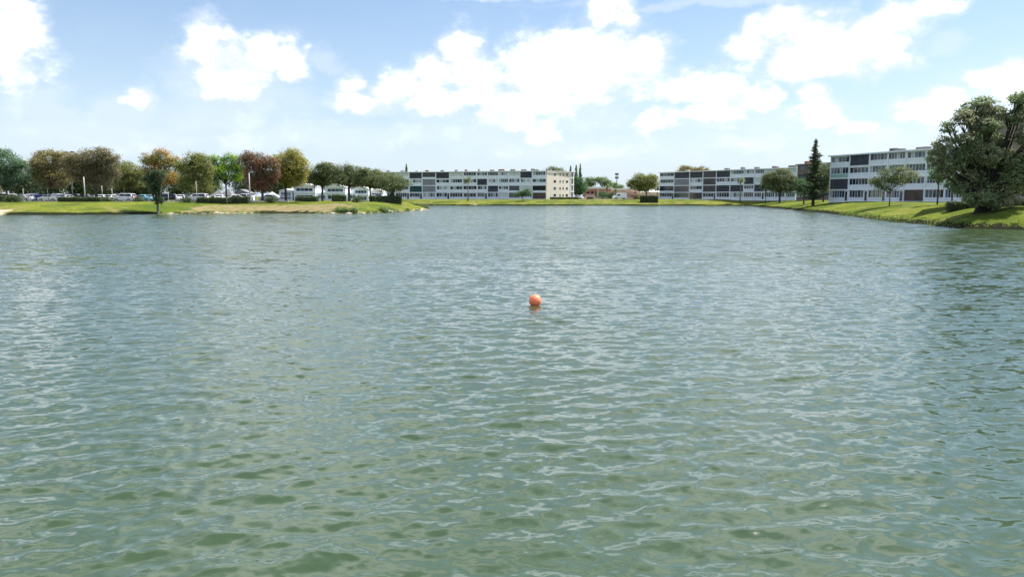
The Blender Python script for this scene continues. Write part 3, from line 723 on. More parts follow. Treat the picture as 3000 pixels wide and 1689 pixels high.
def hedge(name, label, p0, p1, h, w, material=lf_hedge, group=None, cat='hedge', leaf=.26, n=None, zoff=0., rnd_top=.05):
    """boxy clipped hedge between two plan points"""
    a, b = Vector((*p0, 0)), Vector((*p1, 0)); L_ = (b-a).length; ang = math.atan2(b.y-a.y, b.x-a.x)
    z0 = min(H(*p0), H(*p1)) + zoff
    o = empty(name, (a.x, a.y, z0), ang, label=label, cat=cat, group=group)
    n = n or int(170*(L_*h*2 + L_*w + w*h*2)/(leaf/.26)**2*.55)
    pos = rng.random((n, 3)); face = rng.random(n)
    sA, sB, sC = L_*h, L_*w, w*h; tot = 2*sA+sB+2*sC
    u = face*tot; jit = rng.normal(0, .07, n)
    x = pos[:, 0]*L_; y = (pos[:, 1]-.5)*w; z = pos[:, 2]*h
    nn = np.zeros((n, 3))
    m1 = u < sA; y[m1] = -w/2; nn[m1] = (0, -1, 0); m2 = (u >= sA) & (u < 2*sA); y[m2] = w/2; nn[m2] = (0, 1, 0)
    m3 = (u >= 2*sA) & (u < 2*sA+sB); z[m3] = h; nn[m3] = (0, 0, 1)
    m4 = (u >= 2*sA+sB) & (u < 2*sA+sB+sC); x[m4] = 0; nn[m4] = (-1, 0, 0); m5 = u >= 2*sA+sB+sC; x[m5] = L_; nn[m5] = (1, 0, 0)
    c = np.stack([x, y, z + np.sin(x*2.1)*rnd_top*z/h + np.sin(x*5.3+1)*rnd_top*.6*z/h], 1) + nn*jit[:, None]
    nn = nn + rng.normal(0, .5, (n, 3)); nn /= np.linalg.norm(nn, axis=1)[:, None]
    P, f = leaves_mesh(c, nn, leaf*rng.uniform(.6, 1.3, n))
    mesh_np('foliage', P, f, 4, [material], o, attr=[('tint', 'FACE', 'FLOAT', rng.random(n))])
    mb = MB(); mb.box(.12, L_-.12, -w/2+.12, w/2-.12, -.3, h-.15); mb.build('inner_twigs', bark, o)
    return o
def hpx(name, label, px0, px1, Y0, Y1, h, w, **k):
    return hedge(name, label, (X_at(px0, Y0), Y0), (X_at(px1, Y1), Y1), h, w, **k)
hpx('box_hedge', 'dark box hedge on the far lawn left of the middle right apartment block', 1877, 1926, 264, 264, 2.35, 2.2, leaf=.34)
hpx('box_hedge', 'long dark box hedge under the last low tree on the point of land', 1086, 1172, 168, 172, 1.75, 1.8, leaf=.3)
hpx('clipped_hedge', 'dark clipped hedge behind the trunk of the largest tree', 2776, 3060, 88, 87, .95, 1.0, leaf=.2, zoff=.1)
hpx('low_hedge', 'long low hedge along the foot of the cream end wall', 1612, 1695, 283, 282, .7, .8, leaf=.3)
hpx('low_hedge', 'short low hedge before the pink building', 1720, 1738, 286, 286, .7, .9, leaf=.3)
hpx('parking_hedge', 'dark hedge left of the tall pale pole, under the bright green tree', 582, 668, 153, 153, 1.15, 1.8, leaf=.3, group='hedges along the parking lot kerb')
hpx('parking_hedge', 'dark hedge immediately left of the tall pale pole', 680, 730, 154, 154, 1.25, 1.6, leaf=.3, group='hedges along the parking lot kerb')
hpx('parking_hedge', 'dark hedge below the wide grey brown tree', 178, 300, 152, 151, .85, 1.5, leaf=.3, group='hedges along the parking lot kerb')
hpx('parking_hedge', 'hedge before the leftmost white villa', 868, 930, 160, 160, .95, 1.6, leaf=.3, group='hedges along the parking lot kerb')
hpx('parking_hedge', 'hedge at the foot of the thick trunked dark tree', 975, 1012, 162, 163, 1.3, 1.6, leaf=.3, group='hedges along the parking lot kerb')
hpx('parking_hedge', 'hedge at the left picture edge beside the lone round shrub', -20, 18, 150, 150, 1.2, 1.6, leaf=.3, group='hedges along the parking lot kerb')
for i, (px, Y, ry, lab) in enumerate([(42,146,15,'round dark shrub on a low stem near the left picture edge'),(315,154,11,'rounded dark shrub right of the long low hedge'),(405,155,10,'small dark shrub below the light blue car'),
        (545,152,9,'small shrub between the kerb and the long hedge'),(795,155,10,'bush at the foot of the yellow olive tree'),(1045,158,9,'bush right of the thick trunked dark tree')]):
    T('round_shrub', lab, px, Y, 0, [(px, Z_at and 590-ry*.4, ry*1.25, ry)], lf_hedge, leaf=.28, cat='shrub', group='shrubs on the left bank', tr=.08, dens=1.8)
for i, (px, Y, lab) in enumerate([(988,138.5,'leftmost small tuft of weeds at the waterline of the point'),(1010,137.8,'second small tuft of weeds at the waterline of the point'),(1033,138,'third small tuft of weeds at the waterline of the point'),
        (1118,145,'small bushy tuft beside the pale rock on the point'),(1140,151,'fifth tuft of weeds towards the tip of the point'),(1236,184,'dark low bush at the very tip of the point')]):
    py = 616 if px < 1200 else 608
    r = 7 if px not in (1118, 1236) else 11
    x_ = X_at(px, Y, .5); T('weed_tuft', lab, px, Y, 0, [(px, py, r, r*.6), (px+r, py+1, r*.7, r*.5)], lf_mid if px < 1200 else lf_oak, leaf=.22, cat='plant', group='weeds along the point', tr=.03, dens=2.2)

# grass tufts along the banks: nobody could count them
def grass():
    n = 60000
    cx = rng.uniform(-100, 90, n); cy = rng.uniform(68, 262, n)
    near = rng.random(n) < .5
    cx = np.where(near, rng.uniform(44, 68, n), cx); cy = np.where(near, rng.uniform(69, 130, n), cy)
    d = sdf(cx, cy); k = (d > .05) & (d < 1.5+.9*np.sin(cx*.7)*np.sin(cy*.5)); cx, cy, d = cx[k], cy[k], d[k]
    k = (d < 1.6) | (rng.random(len(d)) < .5); cx, cy, d = cx[k], cy[k], d[k]
    z = Hs(cx, cy, d); n = len(cx); h = rng.uniform(.05, .16, n)
    a = rng.uniform(0, 6.28, n); w = rng.uniform(.05, .12, n)
    u = np.stack([np.cos(a)*w, np.sin(a)*w, np.zeros(n)], 1); b = np.stack([cx, cy, z-.03], 1)
    tip = b + np.stack([rng.normal(0, .07, n), rng.normal(0, .07, n), h+.03], 1)
    P = np.stack([b-u, b+u, tip], 1).reshape(-1, 3)
    o = mesh_np('grass', P, np.arange(3*n).reshape(-1, 3), 3, [grass_m], attr=[('tint', 'FACE', 'FLOAT', rng.random(n))])
    props(o, label='shaggy green grass growing along the lake banks', cat='grass', kind='stuff')
grass()

# ------------------------------------------------------------------ buildings
def frame_bars(mb, x0, x1, z0, z1, y, n, t=.05, d=.06, m=0):
    mb.box(x0, x1, y-d, y, z1-t, z1, m); mb.box(x0, x1, y-d, y, z0, z0+t, m)
    for i in range(n+1):
        x = x0 + (x1-x0)*i/n; a = max(x0, x-t/2); b = min(x1, x+t/2)
        mb.box(a, b, y-d-.002, y-.002, z0+t, z1-t, m)

PAL = {'n': [gl_dark, gl_mid, gl_teal, gl_dark], 'b': [gl_navy, gl_blue, gl_dark, gl_light], 'k': [gl_dark, gl_navy, scr_dark, gl_mid],
       'l': [gl_light, gl_mid, scr_lt, gl_light], 't': [gl_teal, gl_dark, gl_mid, gl_light], 'y': [gl_yel, gl_dark, gl_mid, gl_yel], 'r': [scr_brown, gl_dark, gl_mid, scr_brown]}
SCR = {'D': scr_dark, 'M': scr_mauve, 'G': scr_grey, 'L': scr_lt, 'N': gl_navy, 'B': scr_brown, 'T': gl_teal, 'K': gl_dark}
def block(name, label, A, B, edges, cells, depth=12., z0=2.1, ht=10.6, single=False, panes=4, wall=offwhite, ac=(), group=None, over=.45, trim=white, nb=4):
    """four-storey gallery block; edges = bay boundaries along the front (metres from A), cells[row][bay] codes"""
    A, B = Vector((*A, 0)), Vector((*B, 0)); L_ = (B-A).length; ang = math.atan2(B.y-A.y, B.x-A.x)
    o = empty(name, (A.x, A.y, z0), ang, label=label, cat='building', group=group)
    fh = ht/nb
    mb = MB(); mb.box(0, L_, 1.0, depth, -.6, ht-.02); mb.build('wall', wall, o)
    for k in range(nb):
        mb = MB(); mb.box(-.06, L_+.06, 0, 1.03, k*fh-(.4 if k == 0 else .15), k*fh+.13); mb.build('floor_slab', trim, o)
    mb = MB(); mb.box(-over, L_+over, -over, depth+.3, ht-.16, ht+.12); rf = mb.build('roof', trim, o)
    mb = MB(); mb.box(-over+.25, L_+over-.25, -over+.25, depth+.05, ht+.118, ht+.125); mb.build('roof_membrane', roofm, rf)
    for e in edges:
        mb = MB(); mb.box(max(0, e-.16), min(L_, e+.16), .02, 1.01, -.4, ht-.17); mb.build('party_wall', trim, o)
    for r, row in enumerate(cells):           # row 0 = top
        k = nb-1-r; zb = k*fh+.13; zt = (k+1)*fh - .15 if k < nb-1 else ht-.165
        for c, code in enumerate(row):
            if code in ('', '.', None): code = 'Wn'
            x0, x1 = edges[c]+.16, edges[c+1]-.16
            kind, pal = code[0], (code[1] if len(code) > 1 else 'n')
            if kind in 'WC':                    # parapet and window band
                par = wall if kind == 'W' else teal_paint
                door = len(code) > 2 and code[2] == 'd'
                xw = x1 - (.95 if door else 0.)
                pt = zb + (zt-zb)*(.40 if k else .30)
                mb = MB(); mb.box(x0, xw, .14, .26, zb, pt); 
                ins = .22 if (c + r) % 3 == 1 else .03
                if ins > .1: mb.box(x0, x0+ins, .145, .25, pt, zt); mb.box(xw-ins, xw, .145, .25, pt, zt)
                mb.build('parapet', par, o)
                zz = zt - (.12 if (c*7+r) % 4 == 0 else 0.0)
                if zz < zt: MB().box(x0+ins, xw-ins, .15, .25, zz, zt).build('lintel', par, o)
                wx0, wx1 = x0+ins, xw-ins; n = panes + ((c+r) % 2)
                mb = MB(); frame_bars(mb, wx0, wx1, pt, zz, .20, n, .07 if single else .09); w = mb.build('window', trim, o)
                seq = [PAL[pal][(c*3+r*5+i*2+(i*i) % 3) % 4] for i in range(n)]
                if single:
                    for i in range(n):
                        a = wx0+(wx1-wx0)*i/n+.035; b = wx0+(wx1-wx0)*(i+1)/n-.035
                        MB().box(a, b, .17, .19, pt+.07, zz-.07).build('pane', seq[i], w)
                else:
                    mb = MB(); ms = []
                    for i in range(n):
                        a = wx0+(wx1-wx0)*i/n+.045; b = wx0+(wx1-wx0)*(i+1)/n-.045
                        if seq[i] not in ms: ms.append(seq[i])
                        mb.box(a, b, .17, .19, pt+.09, zz-.09, ms.index(seq[i]))
                    mb.build('glazing', ms, w)
                if door:
                    dd = MB(); dd.box(xw+.12, x1-.08, .22, .27, zb, zt-.25); dr = dd.build('door', gl_dark, o)
                    MB().box(xw, xw+.12, .13, .28, zb, zt).box(xw+.12, x1, .14, .27, zt-.25, zt).box(x1-.08, x1, .135, .275, zb, zt-.25).build('door_frame', wall, dr)
            else:                               # screened or shuttered balcony, full height of the bay
                mm = SCR[kind]
                zc = zt if not (kind == 'L') else zt
                lowp = zb + (.0 if pal != 'p' else (zt-zb)*.22)
                if pal == 'p': MB().box(x0, x1, .14, .26, zb, lowp).build('parapet', wall, o)
                s_ = MB().box(x0, x1, .16, .19, lowp, zc).build('screen', mm, o)
                mb = MB(); nn_ = 3 if kind != 'L' else 5
                for i in range(1, nn_): 
                    x = x0+(x1-x0)*i/nn_; mb.box(x-.025, x+.025, .125, .158, lowp, zc)
                mb.box(x0, x1, .12, .157, lowp+(zc-lowp)*.36, lowp+(zc-lowp)*.36+.06)
                mb.build('screen_frame', {'L': white, 'G': metalgrey}.get(kind, darkmetal), s_)
                if kind == 'L': MB().box(x0+.1, x1-.1, .10, .122, lowp+(zc-lowp)*.05, lowp+(zc-lowp)*.33).build('shutter_rail', white, s_)
    for q, (t, w, h_, mm) in enumerate(ac):
        yy = 2.2 + (q % 3)*.9
        a = MB().box(t-w/2, t+w/2, yy, yy+1.2, ht+.30, ht+.30+h_).build('air_conditioner', mm, o)
        MB().box(t-w/2+.1, t-w/2+.2, yy+.1, yy+1.1, ht+.126, ht+.30).box(t+w/2-.2, t+w/2-.1, yy+.1, yy+1.1, ht+.126, ht+.30).build('stand', darkmetal, a)
    # downpipes down some party walls
    for e in edges[1:-1:3]:
        MB().box(e-.05, e+.05, -.06, .018, 0, ht-.2).build('downpipe', trim, o)
    return o

def edges_from_px(A, B, pxs):
    A, B = Vector(A), Vector(B); d = (B-A); L_ = d.length; d.normalize(); out = []
    for px in pxs:
        s = (px-1500)/F
        # X = s*(Y*cp + const) with const for z~2.1+5
        cst = -(6-CH)*sp_
        # A.x + t d.x = s*((A.y+t d.y)*cp + cst)
        t = (s*(A.y*cp+cst) - A.x)/(d.x - s*cp*d.y); out.append(t)
    out = [min(max(t, 0), L_) for t in out]; out[0] = 0; out[-1] = L_
    return out

# central block
A = (X_at(1085, 300), 300.); B = (X_at(1600, 283), 283.)
px_c = [1085,1123,1158,1199,1237,1277,1317,1356,1397,1428,1460,1490,1523,1559,1600]
cells = [['D','D','L','D','Mp','D','L','Wk','Wb','Wk','Wl','L','D','Wb'],
         ['Wn','Wn','Wn','Wl','G','Wb','Wt','Wt','D','Wl','Wt','Wb','Wl','Wb'],
         ['Wn','D','Wn','T','G','Wl','Wt','Wn','Wb','N','Wb','Kp','L','Kp'],
         ['Wn','Wn','Wrd','Wkd','Wl','Wbd','Wk','Wk','Wnd','Wb','L','Kp','Wk','Br']]
E_c = edges_from_px(A, B, px_c)
def acs(A, B, items):
    Av, Bv = Vector(A), Vector(B); L_ = (Bv-Av).length; d = (Bv-Av)/L_; out = []
    for px, w, h_, mm in items:
        s = (px-1500)/F; yy = (A[1]+B[1])/2
        t = (s*(A[1]*cp) - A[0])/(d.x - s*cp*d.y); out.append((t, w, h_, mm))
    return out
cb = block('apartment_block', 'long four storey white apartment block on the far shore with a cream end wall', A, B, E_c, cells, depth=13,
      ac=acs(A, B, [(1131,1.1,.55,metalgrey),(1170,1.2,.45,metalgrey),(1211,1.1,.45,concrete),(1245,1.3,.5,rust),(1288,1.2,.5,metalgrey),(1327,.9,.6,metalgrey),(1360,.8,.6,rust),(1396,.5,.75,metalgrey),
                    (1433,1.6,.5,metalgrey),(1464,2.2,.6,rust),(1496,1.8,.6,metalgrey),(1527,2.0,.55,metalgrey),(1556,1.2,.7,metalgrey),(1566,1.6,.45,metalgrey),(1600,2.,.6,metalgrey)]))
# angled cream end wing of the same block, in its own frame
def end_wing():
    C = (X_at(1681, 293), 293.)
    inv = Matrix.Rotation(-cb.rotation_euler.z, 3, 'Z')
    o = cb; base = Vector((A[0], A[1], 0))
    def loc(p): v = inv @ (Vector((*p, 0)) - base); return (v.x, v.y)
    b, c = loc(B), loc(C); b = (b[0]+.08, b[1]+.1)
    d = Vector((c[0]-b[0], c[1]-b[1])); L_ = d.length; d.normalize(); nin = Vector((-d.y, d.x))
    back1 = (c[0]+nin.x*9, c[1]+nin.y*9); back0 = (b[0]-.0, b[1]+13)
    w = MB(); w.prism([b, c, back1, back0], -.5, 10.43); w.build('end_wing', cream, o)
    def off(p, s): return p
    ce = Vector(((b[0]+c[0]+back1[0]+back0[0])/4, (b[1]+c[1]+back1[1]+back0[1])/4))
    ex = lambda p, k: tuple(Vector(p) + (Vector(p)-ce).normalized()*k)
    MB().prism([ex(b, .3), ex(c, .75), ex(back1, .6), ex(back0, .3)], 10.435, 10.715).build('wing_roof', cream, o)
    def q(t, y, z): return (b[0]+d.x*t-nin.x*y, b[1]+d.y*t-nin.y*y, z)
    def panel(t0, t1, z0_, z1_, y0, y1, name, mm, par):
        vs = [q(t0, y0, z0_), q(t1, y0, z0_), q(t1, y1, z0_), q(t0, y1, z0_), q(t0, y0, z1_), q(t1, y0, z1_), q(t1, y1, z1_), q(t0, y1, z1_)]
        m = MB(); m.add(vs, [(0, 1, 2, 3), (7, 6, 5, 4), (4, 5, 1, 0), (5, 6, 2, 1), (6, 7, 3, 2), (7, 4, 0, 3)]); return m.build(name, mm, par)
    for r in range(4):
        zc = 1.55 + r*2.62
        for (f_, wd) in ((.30, 1.15), (.49, .55), (.60, .55), (.74, 1.05), (.93, .75)):
            tall = .95 if f_ > .9 else .42
            t = f_*L_
            fr = panel(t-wd/2-.07, t+wd/2+.07, zc-tall-.07, zc+tall+.07, 0, .04, 'window', cream, o)
            panel(t-wd/2, t+wd/2, zc-tall, zc+tall, .03, .055, 'pane', gl_dark if (r+int(f_*10)) % 2 else gl_mid, fr)
    panel(L_*.865, L_*.885, -.3, 10.3, 0, .12, 'corner_pilaster', white, o)
    for r in range(4): panel(L_*.885, L_*1.0, .25+r*2.62, .40+r*2.62, 0, .25, 'balcony_slab', white, o)
    panel(L_*.02, L_*.86, 9.95, 10.3, 0, .18, 'cornice', cream, o)
end_wing()

# middle right block
A2 = (X_at(1931, 302), 302.); B2 = (X_at(2330, 250), 250.)
px_m = [1931,1974,2019,2058,2097,2138,2178,2208,2239,2270,2300,2330]
cells2 = [['Wk','D','D','M','D','Wt','Wl','Wn','L','Wn','L'],['Wn','G','Wl','M','Wb','Wt','D','L','Wn','D','Wn'],['Kp','N','Wk','M','D','D','Wn','D','Wn','Wn','Wn'],
          ['Wkd','Tp','K','Wkd','Wk','Wl','Wr','Wkd','Wn','Wn','Wn']]
block('apartment_block', 'white apartment block with dark screened balconies on the far shore right of the box hedge', A2, B2, edges_from_px(A2, B2, px_m), cells2, depth=13,
      ac=acs(A2, B2, [(1998,1.6,.5,concrete),(2108,1.7,.6,metalgrey),(2151,.8,.6,metalgrey),(2158,.9,.7,metalgrey),(2195,1.5,.6,metalgrey),(2241,1.2,.7,rust),(2255,1.4,.5,metalgrey),(2300,3.,.7,metalgrey)]))
# brown block behind the conifer
A3 = (X_at(2332, 226), 226.); B3 = (X_at(2428, 214), 214.)
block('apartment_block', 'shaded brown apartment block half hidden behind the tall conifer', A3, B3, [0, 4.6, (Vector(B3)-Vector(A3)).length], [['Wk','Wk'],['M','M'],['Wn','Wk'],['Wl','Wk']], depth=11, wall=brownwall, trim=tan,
      ac=[(1.3,1.8,.7,rust)])
# nearest visible white block
A4 = (X_at(2427, 174), 174.); B4 = (X_at(2830, 140), 140.)
def yat(px):
    s = (px-1500)/F; return s
px_n = [2427,2485,2543,2596,2648,2709,2768,2830]
cells4 = [['Wt','D','Wk','Wt','Wb','Wb','Wn'],['Cb','Wn','Wb','Wn','Wn','Wn','Wn'],['D','Wk','Wb','Wn','Wk','Wb','Wk'],['Wbd','Wkd','Wyd','Wkd','B','Wn','Wbd']]
block('apartment_block', 'nearest white apartment block with a seafoam balcony, standing on the right bank', A4, B4, edges_from_px(A4, B4, px_n), cells4, depth=13, ht=10.35, single=True, panes=5,
      ac=acs(A4, B4, [(2592,3.0,.42,metalgrey),(2655,2.7,.5,metalgrey),(2690,.9,.9,rust),(2580,1.3,.62,metalgrey)]))
# tan block behind the big tree
def tan_block():
    Y = 94.; x0 = X_at(2818, Y); x1 = x0+30
    L_ = 24.
    o = empty('apartment_block', (x0, Y, 2.1), -math.atan2(x0, Y)-.02, label='shaded tan apartment block behind the largest tree at the right edge', cat='building')
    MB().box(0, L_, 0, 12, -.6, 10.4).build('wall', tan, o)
    MB().box(-.4, L_+.4, -.4, 12.4, 10.4, 10.75).build('roof', tan, o)
    for r in range(4):
        for c in range(5):
            xx = 2.2 + c*4.6; zc = 1.55+r*2.6
            w = MB(); frame_bars(w, xx-.8, xx+.8, zc-.6, zc+.6, 0.01, 2, .07); w = w.build('window', white, o)
            for s in (0, 1): MB().box(xx-.73+s*.765, xx-.04+s*.765, -.03, -.005, zc-.53, zc+.53).build('pane', gl_dark, w)
    for r in range(1, 4): MB().box(0.01, L_-.01, -.05, -.001, r*2.6-.05, r*2.6+.05).build('string_course', tan, o)
tan_block()

def gable_house(name, label, px, Y, w, d, eave, ridge, wallm, roofmt, ang=0, group=None, z0=None, band=True, hip=False, cat='house', wing=0.):
    x = X_at(px, Y); z0 = H(x, Y) if z0 is None else z0
    o = empty(name, (x, Y, z0), ang, label=label, cat=cat, group=group)
    MB().box(-w/2, w/2, 0, d, -.5, eave).build('wall', wallm, o)
    e = .35
    r = MB()
    if hip: r.add([(-w/2-e, -e, eave), (w/2+e, -e, eave), (w/2+e, d+e, eave), (-w/2-e, d+e, eave), (-w*.0, d*.5, ridge), (w*.0, d*.5+.1, ridge)], [(0, 1, 4), (1, 2, 5, 4), (2, 3, 5), (3, 0, 4, 5), (3, 2, 1, 0)])
    else:
        r.add([(-w/2-e, -e, eave), (w/2+e, -e, eave), (0, -e, ridge), (-w/2-e, d+e, eave), (w/2+e, d+e, eave), (0, d+e, ridge)], [(0, 1, 2), (4, 3, 5), (1, 4, 5, 2), (3, 0, 2, 5), (0, 3, 4, 1)])
    r.build('roof', roofmt, o)
    if band:
        for (z0_, z1_) in ((eave-1.25, eave-.35), (.35, 1.5)):
            if z0_ < 1.4 and z1_ > 1.6 and eave < 2.6: continue
            f = MB(); frame_bars(f, -w*.38, w*.38, z0_, z1_, -.01, 4, .08); f = f.build('window', white, o)
            for i in range(4):
                a = -w*.38 + w*.76*i/4 + .04; b = a + w*.19-.08
                MB().box(a, b, -.06, -.02, z0_+.08, z1_-.08).build('pane', [gl_navy, gl_teal, gl_mid, gl_dark][(i+px) % 4], f)
        MB().box(-w/2-.05, w/2+.05, -.35, -.001, eave-1.75, eave-1.5).build('balcony_rail', white, o)
    if wing:
        wg = MB().box(w/2+.002, w/2+wing, .8, d-.5, -.5, eave-1.6).build('wing', wallm, o)
        f = MB(); frame_bars(f, w/2+.4, w/2+wing-.4, .5, 1.5, .79, 3, .07); f.build('wing_window', white, wg)
        MB().box(w/2+.45, w/2+wing-.45, .76, .785, .55, 1.45).build('wing_pane', gl_mid, wg)
    return o
GV = 'white gabled villas behind the point'
gable_house('lakeside_villa', 'leftmost white gabled villa, partly behind the yellow olive tree', 893, 206, 6.0, 7, 3.75, 4.7, white, roofwhite, group=GV, wing=2.9)
gable_house('lakeside_villa', 'second white gabled villa from the left, left of the thick trunked dark tree', 983, 206, 5.6, 7, 3.6, 4.5, white, roofwhite, group=GV, wing=3.0)
gable_house('lakeside_villa', 'third white gabled villa, right of the thick trunked dark tree', 1058, 208, 4.2, 7, 3.5, 4.3, white, roofwhite, group=GV, wing=1.6)
gable_house('lakeside_villa', 'rightmost white gabled villa behind the box hedge', 1103, 210, 3.6, 7, 3.1, 3.9, white, roofwhite, group=GV, wing=4.0)
gable_house('lakeside_villa', 'low white villa wing behind the russet and yellow olive trees', 838, 206, 3.6, 7, 2.6, 3.2, white, roofwhite, group=GV, wing=0)
gable_house('kiosk', 'left grey pyramid roofed kiosk under the bright green tree', 636, 196, 3.0, 3.2, 1.2, 3.0, concrete, roofgrey, hip=True, band=False, group='grey roofed kiosks')
gable_house('kiosk', 'right grey pyramid roofed kiosk beside the bright green tree trunk', 664, 194, 2.6, 3.0, 1.3, 3.2, concrete, roofgrey, hip=True, band=False, group='grey roofed kiosks')
gable_house('shelter', 'grey roofed shelter with white cars behind the hedge left of the tall pale pole', 706, 200, 4.6, 4, 1.9, 3.0, white, roofgrey, band=False)
gable_house('white_tent', 'small white peaked tent between the russet tree and its neighbour', 792, 182, 2.5, 3., .9, 2.3, concrete, roofm, hip=True, band=False, cat='tent')
gable_house('house', 'low house with a pale roof behind the box hedge left of the middle right block', 1915, 345, 12, 10, 3.0, 4.8, palepink, roofwhite, hip=True, band=False)
# cream corner building at the left edge
oo = empty('cream_building', (X_at(9, 176), 176, 2.1), math.radians(36), label='cream building with a yellow corner strip cut by the left picture edge', cat='building')
MB().box(-14, 0, 0, 9, -.5, 5.0).build('wall', cream, oo); MB().box(-14.2, .2, -.3, 9.2, 5.0, 5.25).build('roof', roofwhite, oo)
MB().box(-.25, .02, -.04, .3, 0, 4.95).build('corner_strip', mat('yellow_paint', (.65, .50, .12)), oo)
for i in range(4): MB().box(-1.6-i*1.9, -.7-i*1.9, -.03, -.002, 1.2, 2.4).build('window', gl_dark, oo)

# pink building
def pink_building():
    Y = 326.; xa = X_at(1714, Y); xb = X_at(1790, Y)
    o = empty('pink_building', (xa, Y, 2.1), 0, label='low pink building with a white flat roof between the central and middle right blocks', cat='building')
    L_ = xb-xa
    MB().box(0, L_, 0, 12, -.5, 4.3).build('wall', pink, o)
    MB().box(-.5, L_+.5, -.8, 12.5, 4.3, 5.25).build('roof', roofwhite, o)
    MB().box(L_*.45, L_*.53, -.45, -.001, 0, 4.0).build('entrance_pillar', palepink, o)
    MB().box(L_*.39, L_*.45-.01, -.06, -.002, 0, 3.2).build('door', scr_brown, o)
    MB().box(L_*.54, L_*.8, -.05, -.002, .9, 3.0).build('window', gl_dark, o)
    MB().box(0.1, L_*.38, -.5, -.003, 0, 1.7).build('planter_wall', palepink, o)
    for i in range(3): MB().box(.6+i*1.9, 1.9+i*1.9, -.04, -.002, 2.3, 3.3).build('window', gl_dark, o)
    Y2 = 340.; xa = X_at(1795, Y2); xb = X_at(1850, Y2)
    o = empty('pink_building', (xa, Y2, 2.1), 0, label='smaller pale pink building with a white roof behind the white van', cat='building'); L_ = xb-xa
    MB().box(0, L_, 0, 10, -.5, 3.9).build('wall', palepink, o); MB().box(-.5, L_+.5, -.6, 10.5, 3.9, 4.7).build('roof', roofwhite, o)
    for i in range(2): MB().box(1+i*3.6, 2.8+i*3.6, -.04, -.002, 1.1, 2.6).build('window', gl_dark, o)
    # pale garden wall before them
    xa = X_at(1700, 300); xb = X_at(1860, 300)
    w = empty('garden_wall', (xa, 300, 2.1), 0, label='long low pale wall running behind the white van', cat='wall')
    MB().box(0, xb-xa, 0, .25, -.3, .85).build('wall_panel', palepink, w); MB().box(-.05, xb-xa+.05, -.06, .31, .85, .93).build('coping', concrete, w)
pink_building()

# ------------------------------------------------------------------ parking lot, kerb, road
def slab_sheet(name, poly, z, m, kind='structure', thick=.0):
    mb = MB(); mb.add([(x, y, z) for x, y in poly], [tuple(range(len(poly)))]); o = mb.build(name, m); o['kind'] = kind; return o
slab_sheet('parking_lot', [(X_at(-250, 158), 158), (X_at(840, 158), 158), (X_at(840, 158)-12, 205), (X_at(-250, 158)-60, 205)], 2.125, asphalt)
slab_sheet('far_road', [(X_at(1672, 284), 284), (X_at(1872, 276), 276), (X_at(1872, 276)+2, 291), (X_at(1672, 284)+2, 298)], 2.125, mat('pale_asphalt', (.30, .28, .26), .9))
k_ = MB(); k_.box(X_at(-250, 157.6), X_at(845, 157.6), 157.4, 157.75, 1.85, 2.26); kb = k_.build('kerb', concrete); kb['kind'] = 'structure'
slab_sheet('footpath', [(X_at(480, 156), 154.2), (X_at(880, 156), 155.0), (X_at(880, 156), 156.6), (X_at(480, 156), 156.2)], 2.165, concrete)

# ------------------------------------------------------------------ vehicles
def paint(name, c, rough=.25): 
    m = mat(name, c, rough, .03, 1.); m.node_tree.nodes['Principled BSDF'].inputs['Coat Weight'].default_value = .6; return m
P_white = paint('white_car_paint', (.78, .78, .78)); P_silver = paint('silver_car_paint', (.42, .43, .45)); P_maroon = paint('maroon_car_paint', (.13, .025, .03))
P_blue = paint('blue_car_paint', (.03, .05, .25)); P_dark = paint('charcoal_car_paint', (.03, .032, .036)); P_lblue = paint('light_blue_car_paint', (.25, .55, .68)); P_red = paint('red_car_paint', (.35, .03, .02))
head_m = mat('headlight_glass', (.75, .78, .8), .1); tail_m = mat('tail_light', (.35, .01, .01), .2); rim_m = mat('wheel_rim', (.45, .45, .47), .35, metal=.6)

